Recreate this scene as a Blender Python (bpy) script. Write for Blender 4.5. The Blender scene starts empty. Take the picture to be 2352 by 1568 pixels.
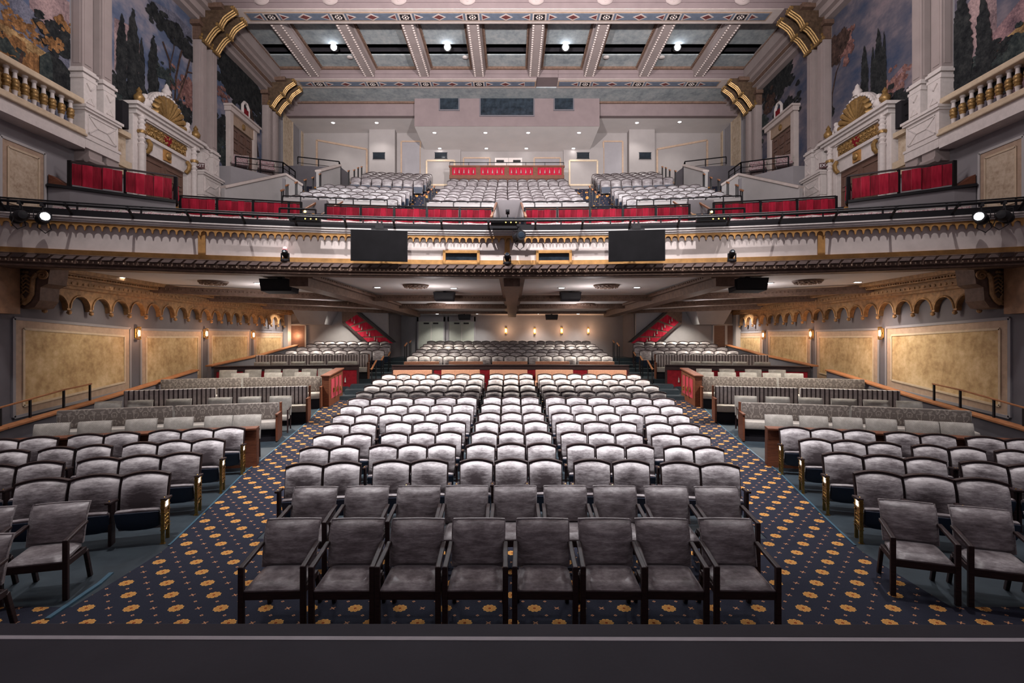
import bpy, bmesh, math, random
from mathutils import Vector, Matrix
random.seed(7)
PI = math.pi
sc = bpy.context.scene
COL = sc.collection
F, CX, CY, CZ = 1213.0, 1176.0, 784.0, 2.7      # focal length in pixels of a 2352 px wide frame, eye height

def UX(px, d): return (px - CX) * d / F
def ZP(py, d): return CZ + (CY - py) * d / F
def DX(px, X): return X * F / (px - CX)
def sin(a): return math.sin(a)
def cos(a): return math.cos(a)

# ------------------------------------------------------------------ mesh builder
class MB:
    def __init__(s): s.v = []; s.f = []; s.mi = []; s.m = 0
    def add(s, vs, fs):
        o = len(s.v); s.v += [tuple(v) for v in vs]
        for f in fs: s.f.append(tuple(i + o for i in f)); s.mi.append(s.m)
        return s
    def merge(s, o, M=None):
        b = len(s.v)
        s.v += [tuple(M @ Vector(v)) for v in o.v] if M is not None else o.v
        s.f += [tuple(i + b for i in f) for f in o.f]; s.mi += o.mi
        return s
    def box(s, x0, y0, z0, x1, y1, z1):
        if x0 > x1: x0, x1 = x1, x0
        if y0 > y1: y0, y1 = y1, y0
        if z0 > z1: z0, z1 = z1, z0
        return s.add([(x0,y0,z0),(x1,y0,z0),(x1,y1,z0),(x0,y1,z0),(x0,y0,z1),(x1,y0,z1),(x1,y1,z1),(x0,y1,z1)],
                     [(0,3,2,1),(4,5,6,7),(0,1,5,4),(1,2,6,5),(2,3,7,6),(3,0,4,7)])
    def bar(s, p, q, w, h, up=(0,0,1)):
        p = Vector(p); q = Vector(q); d = (q - p).normalized(); u = Vector(up)
        r = d.cross(u)
        if r.length < 1e-4: r = d.cross(Vector((0,1,0)))
        r.normalize(); u = r.cross(d).normalized()
        vs = []
        for c in (p, q):
            for a, b in ((-1,-1),(1,-1),(1,1),(-1,1)): vs.append(c + r * (a * w / 2) + u * (b * h / 2))
        return s.add(vs, [(0,1,2,3),(7,6,5,4),(0,4,5,1),(1,5,6,2),(2,6,7,3),(3,7,4,0)])
    def tube(s, pts, r, n=8, cap=True):
        pts = [Vector(p) for p in pts]; vs = []; fs = []
        rs = r if isinstance(r, (list, tuple)) else [r] * len(pts)
        a = None
        for i, p in enumerate(pts):
            t = (pts[min(i+1, len(pts)-1)] - pts[max(i-1, 0)]).normalized()
            if a is None:
                a = t.cross(Vector((0,0,1)))
                if a.length < .05: a = t.cross(Vector((0,1,0)))
            a = (a - t * a.dot(t)).normalized(); b = t.cross(a)
            for k in range(n):
                w = 2 * PI * k / n; vs.append(p + (a * cos(w) + b * sin(w)) * rs[i])
        for i in range(len(pts) - 1):
            for k in range(n):
                k2 = (k + 1) % n; fs.append((i*n+k, i*n+k2, (i+1)*n+k2, (i+1)*n+k))
        if cap: fs.append(tuple(range(n-1, -1, -1))); fs.append(tuple((len(pts)-1)*n + k for k in range(n)))
        return s.add(vs, fs)
    def lathe(s, prof, n=12, at=(0,0,0), M=None):
        vs = []; fs = []
        for (r, z) in prof:
            for k in range(n):
                w = 2 * PI * k / n; p = Vector((r * cos(w), r * sin(w), z))
                p = (M @ p) if M is not None else p + Vector(at)
                vs.append(p)
        for i in range(len(prof) - 1):
            for k in range(n):
                k2 = (k+1) % n; fs.append((i*n+k, i*n+k2, (i+1)*n+k2, (i+1)*n+k))
        fs.append(tuple(range(n-1, -1, -1))); fs.append(tuple((len(prof)-1)*n + k for k in range(n)))
        return s.add(vs, fs)
    def ball(s, c, r, n=6, k=4, sx=1, sy=1, sz=1):
        vs = [(c[0], c[1], c[2] - r*sz)]; fs = []
        for i in range(1, k):
            t = PI * i / k
            for j in range(n):
                w = 2*PI*j/n; vs.append((c[0] + r*sx*sin(t)*cos(w), c[1] + r*sy*sin(t)*sin(w), c[2] - r*sz*cos(t)))
        vs.append((c[0], c[1], c[2] + r*sz))
        for j in range(n): fs.append((0, 1 + (j+1) % n, 1 + j))
        for i in range(k-2):
            for j in range(n):
                a = 1 + i*n; j2 = (j+1) % n; fs.append((a+j, a+j2, a+n+j2, a+n+j))
        a = 1 + (k-2)*n; t = len(vs) - 1
        for j in range(n): fs.append((a+j, a+(j+1) % n, t))
        return s.add(vs, fs)
    def prism(s, poly, fn, d):
        """poly: 2-D outline; fn(u, v, w) -> 3-D; extruded from w=0 to w=d"""
        n = len(poly); vs = [fn(u, v, 0) for u, v in poly] + [fn(u, v, d) for u, v in poly]
        fs = [tuple(range(n)), tuple(range(2*n-1, n-1, -1))]
        fs += [(i, i+n, (i+1) % n + n, (i+1) % n) for i in range(n)]
        return s.add(vs, fs)
    def sheet(s, nu, nv, fn):
        vs = [fn(i / nu, j / nv) for j in range(nv + 1) for i in range(nu + 1)]
        fs = [(j*(nu+1)+i, j*(nu+1)+i+1, (j+1)*(nu+1)+i+1, (j+1)*(nu+1)+i) for j in range(nv) for i in range(nu)]
        return s.add(vs, fs)
    def slab(s, nu, nv, fn, thick):
        """two sheets (fn and fn shifted by the vector thick) stitched into a closed slab"""
        t = Vector(thick); A = [Vector(fn(i/nu, j/nv)) for j in range(nv+1) for i in range(nu+1)]
        N = len(A); W = nu + 1; vs = A + [a + t for a in A]; fs = []
        for j in range(nv):
            for i in range(nu):
                a = j*W + i; fs.append((a, a+1, a+W+1, a+W)); fs.append((N+a, N+a+W, N+a+W+1, N+a+1))
        rim = [i for i in range(W)] + [j*W + nu for j in range(1, nv+1)] + [nv*W + i for i in range(nu-1, -1, -1)] + [j*W for j in range(nv-1, 0, -1)]
        for k in range(len(rim)):
            a, b = rim[k], rim[(k+1) % len(rim)]; fs.append((b, a, N+a, N+b))
        return s.add(vs, fs)
    def ring(s, yc, r0, r1, z0, z1, a0, a1, n, zf=None):
        """solid between two radii about (0, yc); angle 0 looks along +Y, a>0 towards +X"""
        vs = []; fs = []
        for i in range(n + 1):
            a = a0 + (a1 - a0) * i / n; dz = zf(a) if zf else 0
            for r, z in ((r0,z0),(r1,z0),(r1,z1),(r0,z1)): vs.append((r*sin(a), yc + r*cos(a), z + dz))
        for i in range(n):
            b = 4*i
            fs += [(b,b+4,b+5,b+1),(b+1,b+5,b+6,b+2),(b+2,b+6,b+7,b+3),(b+3,b+7,b+4,b)]
        fs += [(0,1,2,3),(4*n+3,4*n+2,4*n+1,4*n)]
        return s.add(vs, fs)
    def build(s, name, mats, parent=None, bevel=0, seg=2, smooth=False, link=True):
        me = bpy.data.meshes.new(name); me.from_pydata(s.v, [], s.f)
        if not isinstance(mats, (list, tuple)): mats = [mats]
        for m in mats: me.materials.append(m)
        if max(s.mi, default=0) > 0:
            me.polygons.foreach_set('material_index', s.mi)
        bm = bmesh.new(); bm.from_mesh(me)
        bmesh.ops.recalc_face_normals(bm, faces=bm.faces)
        if bevel:
            es = [e for e in bm.edges if len(e.link_faces) == 2 and e.calc_face_angle(0) > .6]
            bmesh.ops.bevel(bm, geom=es, offset=bevel, segments=seg, affect='EDGES', profile=.5, clamp_overlap=True)
        if smooth:
            for f in bm.faces: f.smooth = True
            for e in bm.edges:
                if len(e.link_faces) == 2 and e.calc_face_angle(0) > .75: e.smooth = False
        bm.to_mesh(me); bm.free(); me.update()
        o = bpy.data.objects.new(name, me)
        COL.objects.link(o)
        if parent is not None: o.parent = parent
        return o

def tag(o, label=None, cat=None, group=None, kind=None):
    if label: o['label'] = label
    if cat: o['category'] = cat
    if group: o['group'] = group
    if kind: o['kind'] = kind
    return o
def struct(name, mb, m, label=None, **k):
    o = mb.build(name, m, **k); o['kind'] = 'structure'
    if label: o['label'] = label
    return o
def thing(name, label, cat, loc=(0,0,0), rz=0, group=None):
    o = bpy.data.objects.new(name, None); COL.objects.link(o); o.empty_display_size = .1
    o.location = loc; o.rotation_euler = (0, 0, rz)
    return tag(o, label, cat, group)
KIDS = {}
def kids(o):
    return [c for c in bpy.data.objects if c.parent == o]
def dup(root, loc, rz, label, group=None, scale=None, name=None):
    if root.name not in KIDS: KIDS[root.name] = [(c, kids(c)) for c in kids(root)]
    r = root.copy(); COL.objects.link(r)
    r.location = loc; r.rotation_euler = (0, 0, rz); r['label'] = label
    if name: r.name = name
    if group: r['group'] = group
    if scale: r.scale = scale
    for c, gs in KIDS[root.name]:
        c2 = c.copy(); COL.objects.link(c2); c2.parent = r
        for g in gs:
            g2 = g.copy(); COL.objects.link(g2); g2.parent = c2
    return r
ORD = 'zeroth first second third fourth fifth sixth seventh eighth ninth tenth eleventh twelfth thirteenth fourteenth fifteenth sixteenth seventeenth eighteenth'.split()

# ------------------------------------------------------------------ materials
class NT:
    def __init__(s, name):
        s.mat = bpy.data.materials.new(name); s.mat.use_nodes = True
        s.t = s.mat.node_tree; s.n = s.t.nodes; s.l = s.t.links
        s.b = s.n['Principled BSDF']
    def node(s, t, **k):
        n = s.n.new(t)
        for a, v in k.items(): setattr(n, a, v)
        return n
    def put(s, sock, v):
        if isinstance(v, bpy.types.NodeSocket): s.l.new(v, sock)
        elif v is not None:
            if hasattr(sock, 'default_value'):
                if sock.type == 'RGBA' and len(v) == 3: v = (*v, 1)
                sock.default_value = v
    def math(s, op, a, b=None, c=None):
        n = s.node('ShaderNodeMath', operation=op)
        s.put(n.inputs[0], a); s.put(n.inputs[1], b); s.put(n.inputs[2], c)
        return n.outputs[0]
    def mix(s, f, a, b):
        n = s.node('ShaderNodeMix', data_type='RGBA')
        s.put(n.inputs['Factor'], f); s.put(n.inputs[6], a); s.put(n.inputs[7], b)
        return n.outputs[2]
    def pos(s, kind='Object', scale=(1,1,1), rnd=False):
        n = s.node('ShaderNodeTexCoord'); o = n.outputs[kind]
        if kind == 'World': o = None
        m = s.node('ShaderNodeMapping'); s.l.new(o, m.inputs[0]); m.inputs['Scale'].default_value = scale
        if rnd:
            oi = s.node('ShaderNodeObjectInfo'); k = s.math('MULTIPLY', oi.outputs['Random'], 97.0)
            c = s.node('ShaderNodeCombineXYZ')
            for i in range(3): s.l.new(k, c.inputs[i])
            s.l.new(c.outputs[0], m.inputs['Location'])
        return m.outputs[0]
    def noise(s, vec, scale, detail=4, rough=.6):
        n = s.node('ShaderNodeTexNoise'); s.put(n.inputs['Vector'], vec)
        n.inputs['Scale'].default_value = scale; n.inputs['Detail'].default_value = detail; n.inputs['Roughness'].default_value = rough
        return n.outputs[0]
    def ramp(s, f, pts):
        n = s.node('ShaderNodeValToRGB'); s.put(n.inputs[0], f); e = n.color_ramp.elements
        while len(e) < len(pts): e.new(.5)
        for i, (p, c) in enumerate(pts):
            e[i].position = p; e[i].color = (*c, 1) if len(c) == 3 else c
        return n.outputs[0]
    def bump(s, h, strength=.3, dist=.01):
        n = s.node('ShaderNodeBump'); s.put(n.inputs['Height'], h)
        n.inputs['Strength'].default_value = strength; n.inputs['Distance'].default_value = dist
        s.l.new(n.outputs[0], s.b.inputs['Normal'])
    def fin(s, col=None, rough=.6, metal=0, spec=.5, sheen=0, coat=0, emit=None, es=0):
        b = s.b
        s.put(b.inputs['Base Color'], col); s.put(b.inputs['Roughness'], rough); b.inputs['Metallic'].default_value = metal
        b.inputs['Specular IOR Level'].default_value = spec
        if sheen:
            b.inputs['Sheen Weight'].default_value = sheen; b.inputs['Sheen Roughness'].default_value = .35
        if coat: b.inputs['Coat Weight'].default_value = coat
        if emit: s.put(b.inputs['Emission Color'], emit); b.inputs['Emission Strength'].default_value = es
        return s.mat
def M_(name, c, rough=.6, metal=0, spec=.4, var=.12, vs=6, bump=0, **k):
    """plain procedural paint / wood / metal: the colour with a slight noise in it"""
    t = NT(name); p = t.pos('Object'); n = t.noise(p, vs, 5)
    lo = tuple(x * (1 - var) for x in c); hi = tuple(min(1, x * (1 + var)) for x in c)
    col = t.ramp(n, [(.3, lo), (.7, hi)])
    if bump: t.bump(n, bump)
    return t.fin(col, rough, metal, spec, **k)

def mat_velvet(name, lo, mid, hi, rnd=True):
    t = NT(name)
    a = t.noise(t.pos('Object', (2.0, 2.0, 9.0), rnd), 2.6, 9, .72)
    b = t.noise(t.pos('Object', (1, 1, 1.3), rnd), 3.2, 3, .5)
    c = t.noise(t.pos('Object', (6, 6, 60), rnd), 3.0, 4, .6)
    f = t.math('ADD', t.math('MULTIPLY', a, .62), t.math('ADD', t.math('MULTIPLY', b, .28), t.math('MULTIPLY', c, .16)))
    col = t.ramp(f, [(.40, lo), (.52, mid), (.66, hi)])
    t.bump(c, .15, .004)
    return t.fin(col, .42, 0, .45, sheen=.55)
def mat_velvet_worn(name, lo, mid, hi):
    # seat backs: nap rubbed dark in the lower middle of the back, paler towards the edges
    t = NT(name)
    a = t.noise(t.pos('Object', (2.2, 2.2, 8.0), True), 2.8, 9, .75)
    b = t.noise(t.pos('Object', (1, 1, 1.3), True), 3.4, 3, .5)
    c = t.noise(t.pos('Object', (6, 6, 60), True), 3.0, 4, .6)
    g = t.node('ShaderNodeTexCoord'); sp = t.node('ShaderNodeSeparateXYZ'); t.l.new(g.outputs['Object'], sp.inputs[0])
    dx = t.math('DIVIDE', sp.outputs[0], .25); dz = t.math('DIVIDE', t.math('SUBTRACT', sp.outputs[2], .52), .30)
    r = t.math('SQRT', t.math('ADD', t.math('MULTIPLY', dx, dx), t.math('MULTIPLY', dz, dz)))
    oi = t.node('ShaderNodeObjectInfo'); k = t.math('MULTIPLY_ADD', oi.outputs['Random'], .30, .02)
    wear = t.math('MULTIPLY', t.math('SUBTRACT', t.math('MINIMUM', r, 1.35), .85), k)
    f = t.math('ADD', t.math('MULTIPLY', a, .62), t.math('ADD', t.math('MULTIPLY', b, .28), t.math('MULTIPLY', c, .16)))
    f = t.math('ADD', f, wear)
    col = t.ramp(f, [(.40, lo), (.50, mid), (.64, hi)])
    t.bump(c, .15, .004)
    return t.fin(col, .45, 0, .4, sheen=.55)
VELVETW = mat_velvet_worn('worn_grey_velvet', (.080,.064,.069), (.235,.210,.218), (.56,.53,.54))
VELVET = mat_velvet('grey_velvet', (.090,.072,.076), (.225,.198,.205), (.48,.45,.455))
def mat_wood(name, a, b, rough=.5, coat=0):
    t = NT(name); p = t.pos('Object', (3, 3, 22)); n = t.noise(p, 2.2, 6, .6)
    col = t.ramp(n, [(.3, a), (.7, b)]); return t.fin(col, rough, 0, .3, coat=coat)
WDARK = mat_wood('dark_wood', (.018,.010,.011), (.045,.024,.024))
WRED = mat_wood('red_brown_wood', (.10,.033,.018), (.20,.07,.035))
WRAIL = mat_wood('orange_rail_wood', (.24,.09,.035), (.40,.17,.075))
DOORW = mat_wood('brown_door', (.13,.072,.055), (.19,.108,.082), .5, 0)
NAVY = M_('navy_seat_pan', (.020,.032,.060), .4, 0, .5)
BLACK = M_('black_metal', (.010,.009,.011), .5, 0, .3)
BLACKF = M_('black_fabric', (.02,.018,.022), .9, 0, .2)
BRASS = M_('brass', (.52,.33,.10), .3, 1, .5, .3, 30, .2)
GOLD = M_('gold_paint', (.34,.205,.075), .42, .5, .5, .35, 14, .3)
GOLDB = M_('ochre_paint', (.42,.215,.07), .6, 0, .3, .25, 5)
CREAM = M_('cream_plaster', (.60,.52,.49), .75, 0, .25, .08, 4)
WHITEP = M_('white_plaster', (.66,.60,.58), .7, 0, .3, .08, 9)
MAUVE = M_('mauve_plaster', (.205,.16,.163), .8, 0, .2, .08, 2)
TAUPE = M_('taupe_plaster', (.36,.30,.29), .8, 0, .2, .07, 2)
GREYW = M_('grey_wall_paint', (.28,.265,.28), .8, 0, .2, .08, 1.5)
GREYD = M_('dark_grey_wall_paint', (.135,.125,.14), .8, 0, .2, .1, 1.5)
CEILW = M_('pale_ceiling_paint', (.62,.58,.57), .85, 0, .2, .04, 1.5)
REARW = M_('warm_grey_rear_wall', (.30,.275,.27), .8, 0, .2, .06, 1.5)
ROPEM = M_('mauve_brown_rope', (.080,.057,.053), .85, 0, .1, .15, 8)
CAPB = M_('dark_bronze_capital', (.12,.078,.05), .5, .3, .4, .4, 9, .3)
LEAFM = M_('grey_green_door', (.40,.415,.37), .6, 0, .3, .05)
LGREY = M_('light_grey_paint', (.45,.43,.43), .8, 0, .2, .06, 1.5)
TAN = M_('tan_moulding', (.42,.30,.22), .6, 0, .3, .12, 8)
TANL = M_('pale_gold_moulding', (.58,.46,.33), .6, 0, .3, .1, 8)
BROWNM = M_('brown_moulding', (.15,.092,.068), .6, 0, .3, .3, 9, .2)
BRONZE = M_('bronze_plaster', (.34,.19,.085), .55, .1, .4, .4, 9, .3)
TEALC = None
def mat_teal():
    t = NT('mottled_teal_plaster'); p = t.pos('Object', (1,1,1)); n = t.noise(p, 1.8, 9, .7)
    m = t.noise(t.pos('Object', (1.5, .8, 1)), 6, 4, .6)
    col = t.ramp(t.math('ADD', t.math('MULTIPLY', n, .7), t.math('MULTIPLY', m, .3)), [(.36, (.21,.245,.265)), (.52, (.34,.375,.39)), (.68, (.48,.49,.485))])
    return t.fin(col, .8, 0, .2)
TEALC = mat_teal()
def mat_faux():
    t = NT('mottled_ochre_panel'); n = t.noise(t.pos('Object'), 1.7, 9, .68); m = t.noise(t.pos('Object'), 5.5, 6, .7)
    f = t.math('ADD', t.math('MULTIPLY', n, .6), t.math('MULTIPLY', m, .4))
    col = t.ramp(f, [(.36, (.33,.205,.095)), (.5, (.55,.385,.20)), (.64, (.72,.55,.33))])
    return t.fin(col, .7, 0, .25)
FAUX = mat_faux()
def mat_faux2():
    t = NT('mottled_cream_panel'); n = t.noise(t.pos('Object'), 3.2, 9, .7); m = t.noise(t.pos('Object'), 9, 6, .7)
    f = t.math('ADD', t.math('MULTIPLY', n, .6), t.math('MULTIPLY', m, .4))
    col = t.ramp(f, [(.36, (.34,.24,.16)), (.5, (.54,.43,.32)), (.66, (.68,.58,.46))])
    return t.fin(col, .7, 0, .25)
FAUX2 = mat_faux2()
def mat_red(name='red_drapery', dark=1.0):
    t = NT(name); n = t.noise(t.pos('Object', (9, 9, 1.2)), 1.6, 5, .6); m = t.noise(t.pos('Object', (1,1,1)), 40, 3, .6)
    K = dark
    col = t.ramp(n, [(.32, (.25*K,.004*K,.018*K)), (.52, (.40*K,.008*K,.034*K)), (.7, (.50*K,.016*K,.05*K))])
    t.bump(m, .12, .003)
    return t.fin(col, .75, 0, .25, sheen=.25)
RED = mat_red()
RED2 = mat_red('red_drapery_darker', .68)  # darker copy of the red, used on the set-back pleats
REDP = M_('red_panel_cloth', (.20,.007,.014), .8, 0, .2, .25, 8)
def mat_floor():
    t = NT('blue_grey_painted_floor'); n = t.noise(t.pos('Object'), 1.2, 8, .7)
    col = t.ramp(n, [(.3, (.014,.021,.028)), (.55, (.027,.040,.051)), (.75, (.045,.061,.074))])
    return t.fin(col, .55, 0, .35)
FLOORM = mat_floor()
def mat_stage():
    t = NT('black_stage_floor'); n = t.noise(t.pos('Object'), 1.0, 7, .6); m = t.noise(t.pos('Object'), 60, 3, .6)
    col = t.ramp(t.math('ADD', t.math('MULTIPLY', n, .8), t.math('MULTIPLY', m, .2)), [(.3, (.024,.021,.027)), (.7, (.039,.035,.044))])
    return t.fin(col, .8, 0, .12)
STAGE = mat_stage()
def mat_carpet(name, P=.465, Q=.57, navy=(.024,.026,.040)):
    """navy carpet: gold rosettes on a half-drop grid, small crosses and diamonds between them"""
    t = NT(name); g = t.node('ShaderNodeNewGeometry'); sp = t.node('ShaderNodeSeparateXYZ'); t.l.new(g.outputs['Position'], sp.inputs[0])
    u = t.math('DIVIDE', sp.outputs[0], P); v = t.math('DIVIDE', t.math('ADD', sp.outputs[1], sp.outputs[2]), Q)
    def cell(du, dv):
        a = t.math('SUBTRACT', t.math('FRACT', t.math('ADD', u, du)), .5)
        b = t.math('SUBTRACT', t.math('FRACT', t.math('ADD', v, dv)), .5)
        return t.math('MULTIPLY', a, P), t.math('MULTIPLY', b, Q)
    def rad(a, b): return t.math('SQRT', t.math('ADD', t.math('MULTIPLY', a, a), t.math('MULTIPLY', b, b)))
    masks = []; rings = []
    for du, dv in ((.5, .5), (0, 0)):
        a, b = cell(du, dv); r = rad(a, b); th = t.math('ARCTAN2', b, a)
        lob = t.math('ADD', .070, t.math('MULTIPLY', t.math('COSINE', t.math('MULTIPLY', th, 10)), .005))
        masks.append(t.math('LESS_THAN', r, lob))
        ray = t.math('GREATER_THAN', t.math('COSINE', t.math('MULTIPLY', th, 20)), .60)
        ray = t.math('MULTIPLY', ray, t.math('MULTIPLY', t.math('GREATER_THAN', r, .02), t.math('LESS_THAN', r, .062)))
        core = t.math('LESS_THAN', r, .016)
        rings.append(t.math('MULTIPLY', t.math('MAXIMUM', ray, core), masks[-1]))
    rose = t.math('MAXIMUM', *masks); vein = t.math('MAXIMUM', *rings)
    cr = []
    for du, dv in ((0, .5), (.5, 0)):
        a, b = cell(du, dv); A = t.math('ABSOLUTE', a); B = t.math('ABSOLUTE', b)
        x = t.math('LESS_THAN', t.math('ABSOLUTE', t.math('SUBTRACT', A, B)), .008)
        cr.append(t.math('MULTIPLY', x, t.math('LESS_THAN', t.math('MAXIMUM', A, B), .024)))
    for du, dv in ((.25,.25),(.75,.25),(.25,.75),(.75,.75)):
        a, b = cell(du, dv); q = t.math('ADD', t.math('ABSOLUTE', a), t.math('ABSOLUTE', b))
        cr.append(t.math('MULTIPLY', t.math('LESS_THAN', q, .020), t.math('GREATER_THAN', q, .007)))
    cross = cr[0]
    for c in cr[1:]: cross = t.math('MAXIMUM', cross, c)
    fuzz = t.noise(t.pos('Object'), 260, 2, .6); base = t.ramp(fuzz, [(.3, tuple(x*.55 for x in navy)), (.7, tuple(x*1.5 for x in navy))])
    gold = t.ramp(fuzz, [(.3, (.52,.26,.06)), (.7, (.74,.42,.14))])
    c = t.mix(cross, base, (.50,.25,.13)); c = t.mix(rose, c, gold); c = t.mix(vein, c, (.24,.045,.012))
    t.bump(fuzz, .3, .004)
    return t.fin(c, .95, 0, .1)
CARPET = mat_carpet('navy_rosette_carpet')
def mat_stripe(name, P, a, b, axis='X', duty=.62):
    t = NT(name); p = t.pos('Object'); s = t.node('ShaderNodeSeparateXYZ'); t.l.new(p, s.inputs[0])
    f = t.math('FRACT', t.math('DIVIDE', s.outputs[axis], P)); m = t.math('LESS_THAN', f, duty)
    n = t.noise(p, 9, 6, .7)
    ca = t.ramp(n, [(.3, tuple(x*.7 for x in a)), (.7, tuple(min(1, x*1.25) for x in a))])
    return t.fin(t.mix(m, b, ca), .65, 0, .3, sheen=.3)
STRIPE = mat_stripe('striped_upholstery', .105, (.52,.48,.48), (.075,.058,.06), duty=.66)
def mat_damask():
    # mirrored scrolls repeating along the bench, thin pale lines on a darker ground
    t = NT('damask_upholstery'); p = t.pos('Object'); sp = t.node('ShaderNodeSeparateXYZ'); t.l.new(p, sp.inputs[0])
    P = .56; u = t.math('MULTIPLY', t.math('ABSOLUTE', t.math('SUBTRACT', t.math('FRACT', t.math('DIVIDE', sp.outputs[0], P)), .5)), P)
    c = t.node('ShaderNodeCombineXYZ'); t.l.new(u, c.inputs[0]); t.l.new(sp.outputs[2], c.inputs[2])
    n = t.noise(c.outputs[0], 6.5, 1.5, .5)
    fill = t.math('GREATER_THAN', t.math('SINE', t.math('MULTIPLY', n, 34)), .35)
    vein = t.math('GREATER_THAN', t.math('SINE', t.math('MULTIPLY', t.noise(c.outputs[0], 15, 2, .5), 46)), .6)
    f = t.math('ADD', t.math('MULTIPLY', fill, .45), t.math('MULTIPLY', t.math('MULTIPLY', vein, fill), .35))
    f = t.math('ADD', f, t.math('MULTIPLY', t.noise(p, 26, 4, .7), .25))
    col = t.ramp(f, [(.10, (.15,.125,.112)), (.55, (.215,.185,.165)), (.95, (.37,.33,.285))])
    return t.fin(col, .6, 0, .35, sheen=.3)
DAMASK = mat_damask()
def mat_check():
    t = NT('ribbed_check_upholstery'); p = t.pos('Object'); s = t.node('ShaderNodeSeparateXYZ'); t.l.new(p, s.inputs[0])
    a = t.math('SINE', t.math('MULTIPLY', s.outputs[0], 2*PI/.034)); b = t.math('SINE', t.math('MULTIPLY', s.outputs[2], 2*PI/.017))
    f = t.math('ADD', t.math('MULTIPLY', t.math('MULTIPLY', a, b), .35), t.math('MULTIPLY', t.noise(p, 7, 5, .7), .8))
    col = t.ramp(f, [(.2, (.20,.185,.165)), (.5, (.33,.31,.28)), (.75, (.50,.47,.43))])
    return t.fin(col, .8, 0, .25, sheen=.2)
CHECK = mat_check()
def mat_speckle(name, a, b, sc_=55, lo=.42, hi=.58):
    t = NT(name); n = t.noise(t.pos('Object'), sc_, 5, .75)
    return t.fin(t.ramp(n, [(lo, a), (hi, b)]), .8, 0, .25)
PINK = mat_speckle('pink_patterned_upholstery', (.22,.06,.085), (.50,.43,.43), 38, .44, .54)
SALMON = mat_speckle('salmon_patterned_upholstery', (.36,.14,.085), (.66,.40,.27), 80)
LINEN = M_('pale_seat_linen', (.40,.365,.33), .85, 0, .2, .1, 20)
SCREEN = M_('dark_screen', (.006,.0055,.0065), .5, 0, .08, .3, 3)
GLASSD = M_('dark_window_glass', (.018,.026,.036), .12, 0, .5, .6, 4)
def mat_lamp(name, c, e):
    t = NT(name); return t.fin((.8,.8,.8), .4, emit=c, es=e)
LAMPW = mat_lamp('lit_white_lens', (1,.97,.95), 28)
LAMPC = mat_lamp('lit_cool_lens', (.86,.92,1), 60)
LAMPO = mat_lamp('lit_warm_bulb', (1,.45,.22), 9)
LAMPA = mat_lamp('lit_amber_dot', (1,.62,.08), 10)
LAMPR = mat_lamp('lit_red_dot', (1,.05,.06), 1.1)
TAPE = M_('pale_tape', (.34,.31,.33), .7, 0, .2, .08, 10)
EXITM = M_('exit_plate', (.06,.012,.014), .5, 0, .3)
WHITEL = M_('white_lettering', (.75,.72,.74), .6, 0, .2, .03)
GREYL = M_('grey_lettering', (.20,.19,.21), .7, 0, .2, .03)
BLUESTRIP = M_('blue_edge_strip', (.055,.12,.17), .4, 0, .5)
M_BLUEP = M_("slate_blue_paint", (.15,.18,.24), .7, 0, .2, .15, 6)
M_MAROON = M_("maroon_paint", (.16,.05,.05), .7, 0, .2, .15, 6)
M_PIER = M_("pier_brown", (.21,.105,.055), .6, 0, .3, .3, 4)
# ------------------------------------------------------------------ rows on arcs about (0, YC)
YC = -8.85
ZF = [(-9,-.08),(4,-.08),(7,-.07),(8.15,-.04),(9.22,0),(10.3,.03),(11.4,.07),(12.5,.11),(13.55,.19),(14.6,.27),(15.7,.34),(16.75,.44),(17.8,.55),(18.85,.65),(20.6,.76),(40,.76)]
def zf(r):
    for (a, za), (b, zb) in zip(ZF, ZF[1:]):
        if r <= b: return za + (zb - za) * (r - a) / (b - a)
    return ZF[-1][1]
def rad0(x, y, yc=YC): return math.hypot(x, y - yc) + yc
def arc(px, d0, yc=YC):
    """where the sight line through column px meets the arc that crosses the middle at depth d0"""
    k = (px - CX) / F; R = d0 - yc
    A = k*k + 1; B = -2*yc; Cc = yc*yc - R*R
    y = (-B + math.sqrt(B*B - 4*A*Cc)) / (2*A)
    return k*y, y, -math.asin(max(-1, min(1, k*y/R)))
class Proto:
    def __init__(s, fn, *a): s.fn, s.a, s.root = fn, a, None; s.used = False
    def put(s, loc, rz, label, group=None, scale=None):
        if s.root is None: s.root = s.fn(*s.a)
        if not s.used:
            s.used = True; r = s.root
            KIDS[r.name] = [(c, kids(c)) for c in kids(r)]
            r.location = loc; r.rotation_euler = (0,0,rz); r['label'] = label
            if group: r['group'] = group
            if scale: r.scale = scale
            return r
        return dup(s.root, loc, rz, label, group, scale)

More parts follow.
